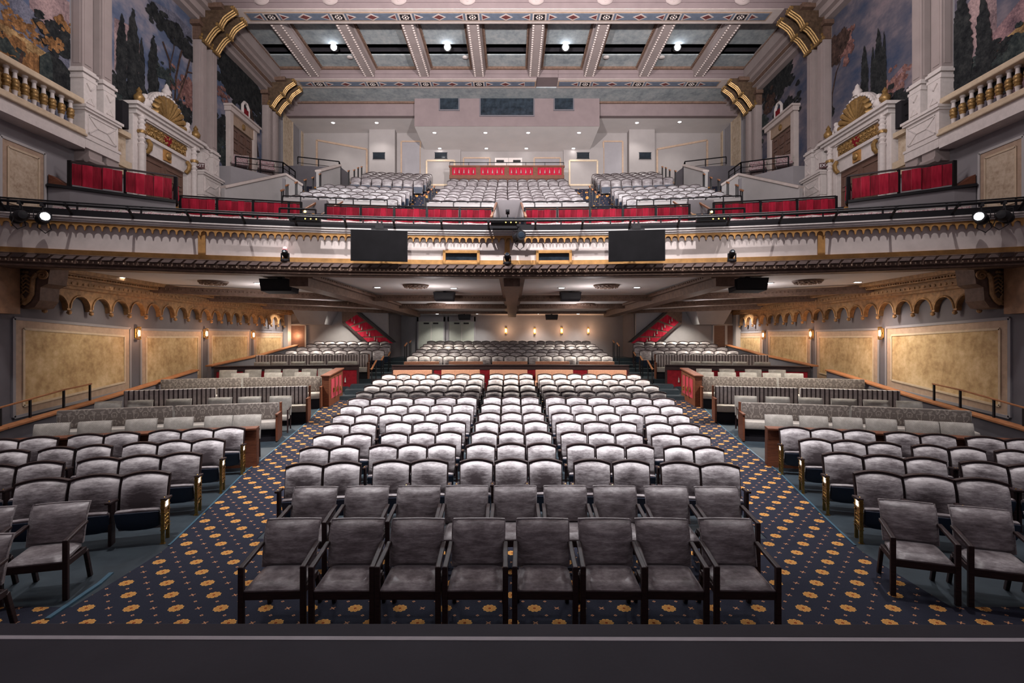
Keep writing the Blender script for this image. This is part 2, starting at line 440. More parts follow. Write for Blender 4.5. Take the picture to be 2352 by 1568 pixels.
def back_profile(u, v, W, z0, z1, arch, bulge, tilt, y0):
    x = (u - .5) * W * (1 - .03 * (1 - v)); q = 2*u - 1
    ztop = z1 - arch * q*q
    z = z0 + (ztop - z0) * v
    e = (1 - abs(q)**6) * (1 - abs(2*v - 1)**7)
    roll = .055 * max(0, (v - .55) / .45)**2
    return x, y0 + (z - z0) * tilt + roll - bulge * max(0, e)**.6, z
def seat_backrest_mb(nu=10, nv=8):
    m = MB()
    m.slab(nu, nv, lambda u, v: back_profile(u, v, .49, .40, .872, .05, .05, .2, .0), (0, .035, 0))
    return m
def seat_shell_mb(n=10):
    m = MB()                                                    # wooden back board with the dark arched rim
    fn = lambda u, v: back_profile(u, v, .515, .34, .885, .05, 0, .2, .037)
    m.slab(n, 4, fn, (0, .018, 0))
    for k in range(n):
        a = fn(k/n, 1); b = fn((k+1)/n, 1)
        m.bar((a[0], a[1]-.02, a[2]+.004), (b[0], b[1]-.02, b[2]+.004), .085, .024)
    for s in (-1, 1):
        a = fn(0 if s < 0 else 1, 0); b = fn(0 if s < 0 else 1, 1)
        m.bar((a[0], a[1]-.004, a[2]), (b[0], b[1]-.004, b[2]), .012, .05)
    return m
def seat_cushion_mb():
    m = MB()                                                    # tipped-up seat cushion
    def fn(u, v):
        q = 2*u - 1; w = .465 - .02*(1 - v)
        return (q*w/2, -.045 - .105*v, .17 + .30*v - .012*q*q*v)
    m.slab(8, 6, fn, (0, -.075, -.012)); return m
def seat_pan_mb():
    m = MB(); n = 12; out = []
    for k in range(n + 1):
        a = PI + PI * k / n; out.append((.185*cos(a) + (.04 if cos(a) > 0 else -.04), .235 + .075*sin(a)))
    out = [(-.232, .425)] + out + [(.232, .425)]
    m.prism(out, lambda u, v, w: (u, -.128 - .35*(v - .17) + w, v), -.022)
    return m
def standard_mb(x, gold=False):
    m = MB()
    if not gold:
        m.box(x-.018, -.19, -.03, x+.018, -.05, .56); m.box(x-.03, -.22, -.03, x+.03, .0, -.005)
        return m
    s = 1 if x > 0 else -1                                       # cast end panel: two legs, top plate, scrolls, grille
    for y in (-.27, -.06):
        m.box(x-.018, y-.018, -.04, x+.018, y+.018, .58)
        m.box(x-.03, y-.035, -.04, x+.03, y+.03, -.005)
        for z in (.17, .21, .40, .47, .53): m.box(x-.024, y-.024, z, x+.024, y+.024, z+.012)
    m.box(x-.010, -.26, .22, x+.010, -.07, .56)
    for z in (.2, .385, .455, .55): m.box(x-.02, -.27, z, x+.02, -.06, z+.014)
    for k in range(4):
        for j in range(3): m.ball((x+s*.012, -.23 + .043*k, .25 + .05*j), .02, 5, 3, .5)
    m.tube([(x, -.25 + .17*t/8, .2 - .05*sin(PI*t/8)) for t in range(9)], .012, 5)
    return m
def armrest_mb(x):
    m = MB()
    m.box(x-.03, -.27, .565, x+.03, .03, .60)
    m.v = [(a, b, c - .10*(b+.05) - .02) for a, b, c in m.v]
    return m
def stud_mb(x):
    m = MB(); m.ball((x, -.2, .598), .011, 6, 3); return m
def make_seat(left, right):
    t = thing('theater_seat', 'seat', 'seat')
    seat_shell_mb().build('back_shell', WDARK, t, smooth=True)
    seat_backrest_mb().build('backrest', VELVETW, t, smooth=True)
    c = seat_cushion_mb().build('seat', VELVET, t, bevel=.02, seg=3, smooth=True)
    p = seat_pan_mb().build('seat_pan', NAVY, c, bevel=.008, smooth=True); p['label'] = 'navy underside of the tipped-up seat'
    m = MB(); m.box(-.022, -.232, .408, .022, -.214, .42); m.build('brass_plate', BRASS, c)
    for s, k in ((-1, left), (1, right)):
        if not k: continue
        x = s * .285
        if k == 'g':
            e = standard_mb(x, True).build('end_panel', BRASS, t); e['label'] = 'gilded cast end panel'
            q = MB(); q.box(x + s*.012, -.21, .45, x + s*.016, -.10, .545); q.build('number_plate', LAMPN, e)
        else: standard_mb(x).build('standard', WDARK, t, bevel=.006)
        a = armrest_mb(x).build('armrest', WDARK, t, bevel=.01)
        stud_mb(x).build('stud', BRASS, a)
    return t
LAMPN = mat_lamp('lit_number_plate', (1,.97,.9), 1.1)
def make_small_seat():
    t = thing('theater_seat', 'seat', 'seat')
    seat_shell_mb(8).build('back_shell', WDARK, t, smooth=True)
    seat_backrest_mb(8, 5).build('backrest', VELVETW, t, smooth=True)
    c = seat_cushion_mb().build('seat', VELVET, t, smooth=True)
    p = seat_pan_mb().build('seat_pan', NAVY, c); p['label'] = 'navy underside of the tipped-up seat'
    standard_mb(-.285).build('standard', WDARK, t)
    return t
P_MID = Proto(make_seat, 'd', 0); P_END = Proto(make_seat, 'd', 'd'); P_GR = Proto(make_seat, 'd', 'g'); P_GL = Proto(make_seat, 'g', 0); P_GONE = Proto(make_seat, 'g', 'd')
P_SMALL = Proto(make_small_seat)
SEATW = .512
def put_seat(proto, x0, x1, d0, z, label, group, yc=YC):
    x, y, rz = arc((x0+x1)/2, d0, yc)
    xa, ya, _ = arc(x0, d0, yc); xb, yb, _ = arc(x1, d0, yc)
    w = math.hypot(xb-xa, yb-ya) / SEATW
    return proto.put((x, y, z), rz, label, group, (w, 1, 1))
def even(a, b, n, gap=.06):
    w = (b - a) / n
    return [(a + w*i + w*gap/2, a + w*(i+1) - w*gap/2) for i in range(n)]

D0 = [8.15, 9.22, 10.3, 11.4, 12.5, 13.55, 14.6, 15.7, 16.75, 17.8, 18.85]
L = [  # left-hand groups, middle group and right-hand groups of every centre row, column limits of each seat back
 [[(651,738),(740,826)], [(853,940),(942,1028)], [(1055,1132),(1136,1212),(1215,1292)], [(1319,1404),(1409,1495)], [(1520,1611),(1612,1704)]],
 [[(684,753),(755,823)], [(845,911),(913,979),(981,1046)], [(1070.5,1137),(1141,1207),(1211,1278)], [(1302.5,1367),(1370,1436),(1440,1505)], [(1527,1595),(1597,1667)]],
 [[(716,783),(786,852)], [(873,935),(938,998),(1000,1060)], [(1082,1142),(1145,1204),(1207,1268)], [(1288.5,1349),(1352,1412.5),(1415.5,1479)], [(1498,1565),(1566,1635.5)]],
 [[(740,801),(803.5,863)], [(884,945),(948,1007),(1010,1069)], [(1091,1145),(1148,1201),(1204,1258)], [(1277,1336),(1340.5,1400),(1402.5,1464)], [(1485,1545),(1547,1609)]],
 [[(762,813),(815,867)], [(870,921),(923.5,974),(977,1026.5),(1030,1081)], [(1099,1149),(1151,1199),(1201,1250.5)], [(1267,1318),(1321.5,1371),(1375,1425),(1428,1479)], [(1482,1534),(1536,1586)]],
 [[(780,830),(833.5,884),(886,935),(938,986),(989,1037),(1039.5,1088.5)], [(1105,1149.5),(1152,1196),(1198,1244)], [(1259.5,1310),(1312,1360.5),(1363,1411.5),(1414,1464),(1466,1516),(1518.5,1570)]],
 [[(799,847.5),(850,898),(900,948),(951,998),(1001,1047),(1049.5,1095)], [(1110,1151),(1153,1195),(1197,1238)], [(1253,1298.5),(1301,1348),(1351,1398),(1400,1447),(1450,1498.5),(1500.5,1551)]],
 [even(815,1102,7), even(1113.5,1235,3), even(1246.5,1533.5,7)],
 [even(834,1106,7), even(1117,1231,3), even(1242,1516,7)],
 [even(853.5,1109.5,7), even(1120,1228,3), even(1237.5,1495,7)],
 [even(875,1114,7), even(1123.5,1225,3), even(1234,1474,7)],
]
for r, groups in enumerate(L):
    flat = [s for g in groups for s in g]; N = len(flat); i = 0
    for g in groups:
        for j, (a, b) in enumerate(g):
            if i * 2 < N: wh = f"{ORD[i+1]} from the left aisle"
            else: wh = f"{ORD[N-i]} from the right aisle"
            put_seat(P_END if j == len(g)-1 else P_MID, a, b, D0[r], zf(D0[r]),
                     f"grey velvet folding seat, {wh} in the {ORD[r+1]} row, centre block", 'folding seats of the centre block')
            i += 1
SL = [[(22,149),(151,271),(272,383)],
      [(-88,27.5),(30,138),(169,267),(268.5,363),(366,457)],
      [(-32,58.5),(79,165),(169,251),(275,356),(358,436),(437,512)],
      [(-52,36),(37,127),(149,233),(235,315),(336,411.5),(413,486.5),(488,558.5)]]
for r, row in enumerate(SL):
    N = len(row)
    for i, (a, b) in enumerate(row):
        k = N - i; lab = lambda sd: f"grey velvet folding seat, {ORD[k]} from the aisle in the {ORD[r+1]} row, {sd} side block"
        brk = i+1 < N and row[i+1][0] - b > 10
        put_seat(P_GR if i == N-1 else (P_END if brk else P_MID), a, b, D0[r], zf(D0[r]), lab('left'), 'folding seats of the left side block')
        put_seat(P_GL if i == N-1 else (P_END if brk else P_MID), 2352-b, 2352-a, D0[r], zf(D0[r]), lab('right'), 'folding seats of the right side block')

# rear stalls: first row behind the parapet one by one, the further rows are too many
BULK = []                                                      # (x, y, z, rz, width) of the seats of the one mass object
def bulk_row(cells, d0, z, yc=YC):
    for a, b in cells:
        x, y, rz = arc((a+b)/2, d0, yc); xa, ya, _ = arc(a, d0, yc); xb, yb, _ = arc(b, d0, yc)
        BULK.append((x, y, z, rz, math.hypot(xb-xa, yb-ya) / SEATW))
REAR = [(23.0, 1.19, 933, 1409, 17), (24.1, 1.32, 945, 1397, 16), (25.1, 1.45, 954, 1386, 17), (26.2, 1.57, 964, 1376, 16), (27.2, 1.68, 971, 1369, 17), (28.3, 1.84, 980, 1357, 18)]
for k, (d, z, a, b, n) in enumerate(REAR):
    if k == 0:
        for i, (p, q) in enumerate(even(a, b, n)):
            put_seat(P_SMALL, p, q, d, z, f"grey velvet folding seat, {ORD[i+1]} from the left in the first row behind the centre parapet", 'folding seats behind the centre parapet')
    else: bulk_row(even(a, b, n), d, z)
SIDER = [(23.0, 1.30, 626, 848, 8), (24.1, 1.43, 654, 883, 8), (25.2, 1.56, 679, 896, 8), (26.3, 1.70, 702, 898, 8), (27.4, 1.82, 720, 896, 7)]
for d, z, a, b, n in SIDER:
    bulk_row(even(a, b, n), d, z); bulk_row(even(2352-b, 2352-a, n), d, z)

# balcony rows, arcs about (0, YB)
YB = -19.0
BD = [19.3, 20.25, 21.2, 22.15, 23.1, 24.1, 25.1, 26.0]; BZ = [7.89, 8.28, 8.64, 9.03, 9.41, 9.85, 10.38, 10.74]
BC = [(983,1348),(992,1341),(997.5,1335),(1003,1328),(1009,1322),(1019,1311),(1026,1306),(1032,1300)]
BL = [(665,913),(687,923),(707.5,932),(725.5,942),(741.5,948)]
for k, (a, b) in enumerate(BC):
    if k < 1:
        for i, (p, q) in enumerate(even(a, b, 12)):
            put_seat(P_SMALL, p, q, BD[k], BZ[k]-.9, f"grey velvet seat, {ORD[i+1]} from the left in the front row, balcony centre block", 'seats of the balcony centre block', YB)
    else: bulk_row(even(a, b, 12), BD[k], BZ[k]-.9, YB)
for k, (a, b) in enumerate(BL):
    ce = even(a, b, 8); ri = [(2352-q, 2352-p) for p, q in reversed(ce)]
    if k < 4:
        for sd, cells in (('left', ce), ('right', ri)):
            for i, (p, q) in enumerate(cells):
                w = 8 - i if sd == 'left' else i + 1
                put_seat(P_SMALL, p, q, BD[k], BZ[k]-.9, f"grey velvet seat, {ORD[w]} from the stairs in the {ORD[k+1]} row, balcony {sd} block", f'seats of the balcony {sd} block', YB)
    else: bulk_row(ce, BD[k], BZ[k]-.9, YB); bulk_row(ri, BD[k], BZ[k]-.9, YB)
UP = [(25.1, 10.38, 805, 973, 7), (26.0, 10.74, 842, 981, 6), (26.8, 11.07, 829, 985, 7), (27.5, 11.36, 838, 988, 7), (28.1, 11.60, 845, 992, 7)]
for d, zt, a, b, n in UP:
    bulk_row(even(a, b, n), d, zt-.9, YB); bulk_row(even(2352-b, 2352-a, n), d, zt-.9, YB)
lo = [(seat_shell_mb(6), 0), (seat_backrest_mb(6, 4), 1), (seat_cushion_mb(), 1), (seat_pan_mb(), 2), (standard_mb(-.285), 0)]
bm_ = MB()
for x, y, z, rz, w in BULK:
    Mx = Matrix.Translation((x, y, z)) @ Matrix.Rotation(rz, 4, 'Z') @ Matrix.Diagonal((w, 1, 1, 1))
    for m, k in lo:
        for i in range(len(m.mi)): m.mi[i] = k
        bm_.merge(m, Mx)
o = bm_.build('theater_seat_rows', [WDARK, VELVET, NAVY], smooth=True)
tag(o, 'remaining rows of grey velvet folding seats, far back under and on the balcony', 'seats', None, 'stuff')

# ------------------------------------------------------------------ loose armchairs in front
def arm_pad(W, z0, z1, bulge, y0, tilt, th):
    m = MB(); m.slab(10, 8, lambda u, v: back_profile(u, v, W, z0, z1, .006, bulge, tilt, y0), (0, th, 0)); return m
def make_armchair():
    t = thing('armchair', 'chair', 'chair')
    for s in (-1, 1):
        m = MB(); m.bar((s*.287, -.28, 0), (s*.287, -.28, .65), .052, .052, (0,1,0)); m.build('front_leg', WDARK, t, bevel=.008)
        m = MB()
        m.bar((s*.262, .335, 0), (s*.262, .215, .36), .04, .058, (0,1,0)); m.build('rear_leg', WDARK, t, bevel=.008)
        m = MB(); m.bar((s*.287, -.305, .635), (s*.280, .185, .70), .05, .034); m.build('arm', WDARK, t, bevel=.010)
    m = MB(); m.box(-.265, -.295, .335, .265, -.26, .415)
    m.box(-.275, -.28, .335, -.24, .22, .40); m.box(.24, -.28, .335, .275, .22, .40); m.box(-.26, .19, .335, .26, .22, .40)
    m.build('seat_frame', WDARK, t, bevel=.006)
    m = MB()
    def fn(u, v):
        q = 2*u-1; e = max(0, (1-abs(q)**6)*(1-abs(2*v-1)**6))**.5
        return (q*(.262 - .012*v), -.29 + .44*v, .425 + .035*v + .05*e)
    m.slab(10, 8, fn, (0, 0, -.03)); m.build('seat', VELVET, t, smooth=True)
    b = arm_pad(.545, .47, .905, .065, .135, .24, .05).build('backrest', VELVET, t, smooth=True)
    m = MB()
    f = lambda u, v: back_profile(u, v, .55, .47, .907, .006, 0, .24, .137)
    m.tube([f(0, k/6) for k in range(7)] + [f(k/8, 1) for k in range(1, 9)] + [f(1, 1-k/6) for k in range(1, 7)], .007, 6)
    m.build('piping', VELVET, b, smooth=True)
    return t
P_ARM = Proto(make_armchair)
ZA = -.08
fr = [671.5, 819, 958, 1099, 1246, 1389.5, 1521, 1670]
for i, px in enumerate(fr):
    x = UX(px, 5.5); tw = [.05, .02, .0, .0, -.015, -.02, -.04, -.03][i]
    w = f"{ORD[i+1]} from the left" if i < 4 else f"{ORD[8-i]} from the right"
    P_ARM.put((x, 5.29, ZA), tw, f"grey velvet armchair, {w} in the armchair row nearest the stage", 'armchairs in the row nearest the stage')
bk = [727.8, 845, 962.5, 1072, 1183.4, 1298, 1411.5, 1528.5, 1642.8]
for i, px in enumerate(bk):
    x = UX(px, 6.8)
    w = f"{ORD[i+1]} from the left" if i < 5 else f"{ORD[9-i]} from the right"
    P_ARM.put((x, 6.57 - (.03*(i-4)**2)/8, ZA), .004*(4-i)*2, f"grey velvet armchair, {w} in the second armchair row", 'armchairs in the second row from the stage')
for x, y, a, lab in ((-5.148, 5.86, 16.6, 'left side armchair beside the carpeted aisle, in front of the folding seats'), (-5.84, 5.66, 16.6, 'left side armchair cut by the frame, behind the nearer cut armchair'),
                     (-5.07, 4.81, 14, 'left side armchair at the stage edge, only its corner in view'),
                     (4.52, 5.92, -20.5, 'right side armchair beside the carpeted aisle, in front of the folding seats'), (5.16, 5.68, -20.5, 'middle one of the three right side armchairs'), (5.80, 5.44, -20.5, 'right side armchair cut off by the frame edge')):
    P_ARM.put((x, y, ZA), math.radians(a), lab.replace('armchair', 'grey velvet armchair', 1), 'armchairs in front of the side blocks')
# ------------------------------------------------------------------ camera
cam = bpy.data.cameras.new('camera'); co = bpy.data.objects.new('camera', cam); COL.objects.link(co)
co.location = (0, 0, CZ); co.rotation_euler = (PI/2, 0, 0); cam.sensor_width = 36; cam.lens = F / 2352 * 36; cam.clip_end = 200; cam.clip_start = .05
sc.camera = co
# ------------------------------------------------------------------ stalls floor
W0 = 11.6
m = MB()
nx, ny = 48, 90
m.sheet(nx, ny, lambda u, v: (-12.2 + 24.4*u, 2.95 + 19.3*v, zf(rad0(-12.2 + 24.4*u, 2.95 + 19.3*v))))
struct('floor', m, FLOORM, 'blue grey painted floor of the stalls')
m = MB()                                                      # stepped floor of the rear stalls
TR = [(20.9, 21.8, .98), (21.8, 23.5, 1.19), (23.5, 24.55, 1.32), (24.55, 25.6, 1.45), (25.6, 26.7, 1.57), (26.7, 27.7, 1.68), (27.7, 33.5, 1.84)]
def amax(R, X=12.2): return math.asin(min(.999, X / R))
for a, b, z in TR:
    w = amax(a - YC); m.ring(YC, a - YC, b - YC, -.3, z, -w, w, 40)
struct('floor_rear', m, FLOORM, 'stepped floor of the rear stalls')
m = MB()
for a, b, z in ((18.95, 19.6, .80), (19.6, 20.25, .95), (20.25, 20.9, 1.08)):      # aisle steps up to the rear stalls
    for s in (-1, 1):
        w = [s*4.75/(a-YC), s*6.05/(a-YC)]; m.ring(YC, a - YC, 20.9 - YC, .5, z, min(w), max(w), 8)
struct('stair_steps', m, FLOORM, 'aisle steps up to the rear stalls')
# patterned carpet: front strip and the two aisles
m = MB()
def carp(u, v, f0, f1, y0, y1):
    y = y0 + (y1 - y0)*v; a = f0(y); b = f1(y); x = a + (b - a)*u
    return (x, y, zf(rad0(x, y)) + .008)
def lin(pts):
    def f(y):
        for (ya, a), (yb, b) in zip(pts, pts[1:]):
            if y <= yb: return a + (b - a)*(y - ya)/(yb - ya)
        return pts[-1][1]
    return f
LE = lin([(3, -4.58), (7, -4.58), (8.2, -4.82), (10.7, -5.37), (14.5, -5.8), (18.8, -6.45), (22, -7.0)])
m.sheet(20, 10, lambda u, v: carp(u, v, LE, lambda y: -LE(y), 2.95, 7.35))
inn = lin([(7.3, -3.55), (8.2, -3.6), (12, -4.2), (15, -4.55), (19, -4.7)])
for s in (-1, 1):
    m.sheet(8, 40, lambda u, v: carp(u, v, lambda y: s*-LE(y)*1.0 if s < 0 and False else s*abs(LE(y)), lambda y: s*abs(inn(y)), 7.35, 18.9))
    for a, b in ((-11.5, -4.58),):
        m.sheet(6, 3, lambda u, v: carp(u, v, lambda y: s*11.5, lambda y: s*4.58, 2.95, 5.5))
struct('floor_carpet', m, CARPET, 'navy carpet with gold rosettes along the front and both aisles')
m = MB(); ed = MB()
for s in (-1, 1):
    pts = [(s*abs(LE(y)) + s*.012, y) for y in [7.1 + .4*k for k in range(30)]]
    pts = [(x, y, zf(rad0(x, y)) + .012) for x, y in pts]
    for p, q in zip(pts, pts[1:]): m.bar(p, q, .03, .012)
struct('trim_carpet_edging', m, BLUESTRIP, 'thin blue edging strips where carpet meets painted floor along both aisles')
m = MB(); m.bar((-4.62, 5.25, -.06), (-4.70, 6.0, -.06), .05, .025); m.bar((-4.70, 6.0, -.06), (-4.78, 6.3, -.062), .05, .02)
o = m.build('floor_strip', BLUESTRIP); tag(o, 'blue metal strip on the carpet by the stage, near the left aisle', 'strip')
# ------------------------------------------------------------------ stage
ZS = CZ - 1.55
m = MB()
m.add([(-14, -3.5, ZS), (14, -3.5, ZS), (14, 2.875, ZS), (-14, 2.945, ZS), (-14, -3.5, -.5), (14, -3.5, -.5), (14, 2.875, -.5), (-14, 2.945, -.5)],
      [(0,1,2,3),(7,6,5,4),(0,4,5,1),(1,5,6,2),(2,6,7,3),(3,7,4,0)])
struct('stage_floor', m, STAGE, 'black painted stage floor', bevel=.015)
m = MB(); m.add([(-8, 2.775, ZS+.002), (8, 2.70, ZS+.002), (8, 2.734, ZS+.002), (-8, 2.809, ZS+.002), (-8, 2.775, ZS), (8, 2.70, ZS), (8, 2.734, ZS), (-8, 2.809, ZS)],
      [(0,1,2,3),(0,4,5,1),(1,5,6,2),(2,6,7,3),(3,7,4,0)])
o = m.build('tape_line', TAPE); tag(o, 'long pale tape line stuck across the black stage floor', 'tape')
# ------------------------------------------------------------------ curved benches, counters, parapets in the stalls
def ang(px, d0, yc=YC):
    x, y, rz = arc(px, d0, yc); return -rz
SIDES = ((-1, 'left'), (1, 'right'))
def mpx(s, a, b): return (a, b) if s < 0 else (2352 - b, 2352 - a)
def bench(name, label, a, b, d0, ztop, mat, joints=(), yc=YC, arms=(0, 0), zfl=None, seat_mat=None, group=None, depth=.55):
    """upholstered curved bench facing the stage between columns a and b"""
    zfl = zf(d0) if zfl is None else zfl
    R = d0 - yc; a0, a1 = ang(a, d0, yc), ang(b, d0, yc); n = max(4, int((a1-a0)*R/.3))
    xm, ym = R*sin((a0+a1)/2), yc + R*cos((a0+a1)/2)
    t = thing(name, label, 'bench', (xm, ym, zfl), 0, group); T = Matrix.Translation((-xm, -ym, -zfl))
    def part(nm, mb, m, **k):
        q = MB(); q.merge(mb, T); return q.build(nm, m, t, **k)
    cuts = [a0] + [ang(j, d0, yc) for j in joints] + [a1]
    for c0, c1 in zip(cuts, cuts[1:]):
        m = MB(); m.ring(yc, R-.05, R+.09, zfl+.40, ztop, c0+.001, c1-.001, max(3, n // (len(cuts)-1)))
        part('backrest', m, mat, bevel=.025, seg=2, smooth=True)
    m = MB(); m.ring(yc, R-depth, R-.06, zfl+.27, zfl+.46, a0, a1, n); part('seat', m, seat_mat or LINEN, bevel=.03, seg=2, smooth=True)
    m = MB(); m.ring(yc, R-depth+.08, R+.06, zfl-.06, zfl+.26, a0, a1, n); part('plinth', m, BLACKF)
    for k, aa in zip(arms, (a0, a1)):
        if k:
            m = MB(); da = .05/R; lo, hi = sorted((aa, aa + k*da))
            m.ring(yc, R-depth-.04, R+.10, zfl-.02, zfl+.62, lo, hi, 1); m.ring(yc, R-.02, R+.10, zfl+.6, ztop+.01, lo, hi, 1)
            m.ring(yc, R-depth-.06, R+.02, zfl+.62, zfl+.66, lo-.01/R, hi+.01/R, 1); part('end_arm', m, WRED, bevel=.006)
    return t
for s, sd in SIDES:
    A = lambda r: (0, 1) if r < 0 else (-1, 0)
    def rng(l, r): return l if s < 0 else r
    a, b = rng((128, 642), (1702, 2234)); bench('banquette', f'pale damask banquette behind the front row of square chairs, {sd} side', a, b, 14.39, 1.13, DAMASK, [rng(399, 1953)], arms=A(s), group='banquettes of the side boxes')
    a, b = rng((282, 709), (1640, 2070)); bench('banquette', f'grey and black striped banquette in the {sd} side boxes, nearer the stage', a, b, 16.4, 1.38, STRIPE, [rng(497, 1835)], arms=A(s), group='banquettes of the side boxes')
    a, b = rng((367, 739), (1610, 1988)); bench('banquette', f'olive damask banquette directly behind the striped one, {sd} side', a, b, 18.2, 1.55, DAMASK, [rng(557, 1786)], arms=A(s), group='banquettes of the side boxes')
    a, b = mpx(s, 585, 846); bench('banquette', f'long striped banquette against the rear side rows behind the wooden parapet, {sd} side', a, b, 22.42, 2.16, STRIPE, arms=A(s), zfl=1.19, depth=.5, group='banquettes of the side boxes')
for i, (a, b) in enumerate(((901,994),(1012,1104),(1123,1213),(1228,1318),(1348,1441))):
    bench('settee', f'salmon patterned settee in front of the centre parapet, {ORD[i+1]} from the left', a, b, 20.3, 1.615, SALMON, zfl=.75, seat_mat=SALMON, group='settees in front of the centre parapet', depth=.5)
for i, (a, b) in enumerate(((926,1010.5),(1029,1111),(1129,1213),(1228,1310),(1328,1413))):
    bench('settee', f'salmon patterned settee behind the centre parapet, {ORD[i+1]} from the left', a, b, 21.75, 1.88, SALMON, zfl=1.05, seat_mat=SALMON, group='settees behind the centre parapet', depth=.5)
# square box chairs
def make_box_chair():
    t = thing('box_chair', 'chair', 'chair')
    for s in (-1, 1):
        for y, nm in ((-.25, 'front_leg'), (.24, 'rear_leg')):
            m = MB(); m.bar((s*.265, y + (.05 if y > 0 else 0), 0), (s*.265, y, .62 if y < 0 else .42), .035, .035, (0,1,0)); m.build(nm, WDARK, t)
        m = MB(); m.bar((s*.265, -.27, .61), (s*.265, .22, .64), .035, .03); m.build('arm', WDARK, t, bevel=.006)
    m = MB(); m.box(-.26, -.27, .33, .26, .24, .46); m.build('seat', CHECK, t, bevel=.03, seg=2, smooth=True)
    arm_pad(.60, .42, .94, .05, .17, .16, .07).build('backrest', CHECK, t, smooth=True)
    return t
P_BOX = Proto(make_box_chair)
def box_row(lim, d0, ztop, where, grp, n_from, yc=YC):
    N = len(lim)
    for i, (a, b) in enumerate(lim):
        x, y, rz = arc((a+b)/2, d0, yc); xa, ya, _ = arc(a, d0, yc); xb, yb, _ = arc(b, d0, yc)
        w = math.hypot(xb-xa, yb-ya) / .60; k = N - i if n_from < 0 else i + 1
        P_BOX.put((x, y, ztop - .94), rz, f'square checked chair, {ORD[k]} from the aisle {where}', grp, (w, 1, 1))
box_row([(64,150),(167,247),(278,353),(368,437),(462,528.5),(529,595)], 12.25, 1.07, 'behind the wooden counter, left side', 'chairs at the side counters', -1)
box_row([(1762,1827.5),(1842,1910),(1919,1990),(1996,2070),(2087.5,2168),(2168.5,2249)], 12.25, 1.07, 'behind the wooden counter, right side', 'chairs at the side counters', 1)
box_row([(209,272),(285,345),(374,434.5),(472,528),(542,596),(614.5,667)], 15.0, 1.21, 'in front of the near striped banquette, left side', 'chairs before the striped banquettes', -1)
box_row([(1690.5,1743),(1763,1819),(1839,1896),(1914.5,1975),(1989,2051),(2066,2127)], 15.0, 1.21, 'in front of the near striped banquette, right side', 'chairs before the striped banquettes', 1)
box_row([(527,569),(604,646),(674,711)], 19.3, 1.62, 'just behind the olive damask banquette, left side', 'chairs behind the damask banquettes', -1)
box_row([(1605.5,1642),(1651,1693),(1701,1741),(1754,1797),(1804.5,1849)], 19.3, 1.62, 'just behind the olive damask banquette, right side', 'chairs behind the damask banquettes', 1)
box_row([(500.5,541),(559.5,598),(605,643),(647,683.5),(691,726),(728,762)], 20.2, 1.69, 'against the wooden parapet, left side', 'chairs against the side parapets', -1)
box_row([(1601,1637),(1654,1690),(1713.5,1752),(1768,1808)], 20.2, 1.69, 'against the wooden parapet, right side', 'chairs against the side parapets', 1)
box_row([(581,618),(620,657),(666,700),(709.5,743),(751,784),(785,819)], 21.35, 1.92, 'behind the wooden parapet, left side', 'chairs behind the side parapets', -1)
box_row([(1541,1574),(1576,1612),(1613,1647),(1648,1682),(1685,1720),(1735,1772.5)], 21.35, 1.92, 'behind the wooden parapet, right side', 'chairs behind the side parapets', 1)
# wooden counters behind the side blocks
for s, sd in SIDES:
    a, b = mpx(s, -30, 592); R0, R1 = 11.72 - YC, 12.0 - YC; a0, a1 = ang(a, 11.85), ang(b, 11.85)
    t = thing('counter', f'red brown wooden counter behind the last folding seats, {sd} side', 'counter')
    m = MB(); m.ring(YC, R0-.05, R1+.03, .855, .895, a0, a1, 24); m.build('top', WRED, t, bevel=.006)
    m = MB(); m.ring(YC, R0, R0+.04, .05, .855, a0, a1, 24); m.build('front_panel', WRED, t)
    e = (a1 - .045/R0, a1) if s < 0 else (a0, a0 + .045/R0)
    m = MB(); m.ring(YC, R0, R1, -.02, .855, *e, 1); m.build('end_panel', WRED, t, bevel=.004)
# tassels
def tassel_mb(): return MB().lathe([(.003,.16),(.006,.10),(.022,.085),(.026,.07),(.014,.055),(.024,.04),(.034,-.06),(.0,-.062)], 8)
TAS = tassel_mb()
# wooden parapets with red cloth panels
def parapet(label, a, b, d0, zt, zb, npan, tass=1, yc=YC, thick=.16, fr=None):
    R = d0 - yc; a0, a1 = ang(a, d0, yc), ang(b, d0, yc); n = max(4, npan*3)
    xm, ym = R*sin((a0+a1)/2), yc + R*cos((a0+a1)/2)
    t = thing('parapet', label, 'parapet', (xm, ym, zb), 0, 'wooden parapets with red panels'); T = Matrix.Translation((-xm, -ym, -zb))
    def part(nm, mb, m, par=t, **k):
        q = MB(); q.merge(mb, T); return q.build(nm, m, par, **k)
    m = MB(); m.ring(yc, R-.05, R+thick+.05, zt-.05, zt, a0, a1, n); part('cap', m, WDARK, bevel=.008)
    m = MB(); m.ring(yc, R+.02, R+thick, zb, zt-.05, a0, a1, n); m.ring(yc, R-.02, R+.03, zb, zb+.14, a0, a1, n); m.ring(yc, R-.02, R+.03, zt-.20, zt-.05, a0, a1, n)
    for k in range(npan + 1):
        c = a0 + (a1-a0)*k/npan; m.ring(yc, R-.025, R+.03, zb, zt-.05, max(a0, c-.07/R), min(a1, c+.07/R), 1)
    part('frame', m, WDARK)
    for k in range(npan):
        c0 = a0 + (a1-a0)*k/npan + .07/R; c1 = a0 + (a1-a0)*(k+1)/npan - .07/R
        m = MB(); m.ring(yc, R, R+.02, zb+.14, zt-.20, c0, c1, 4); p = part('red_panel', m, REDP)
        for j in range(tass):
            c = c0 + (c1-c0)*(j+.5)/tass
            q = MB(); q.merge(TAS, Matrix.Translation((R*sin(c)-.03*sin(c), yc + (R-.03)*cos(c), (zb+zt)/2-.03))); part('tassel', q, LINEN, p)
    return t
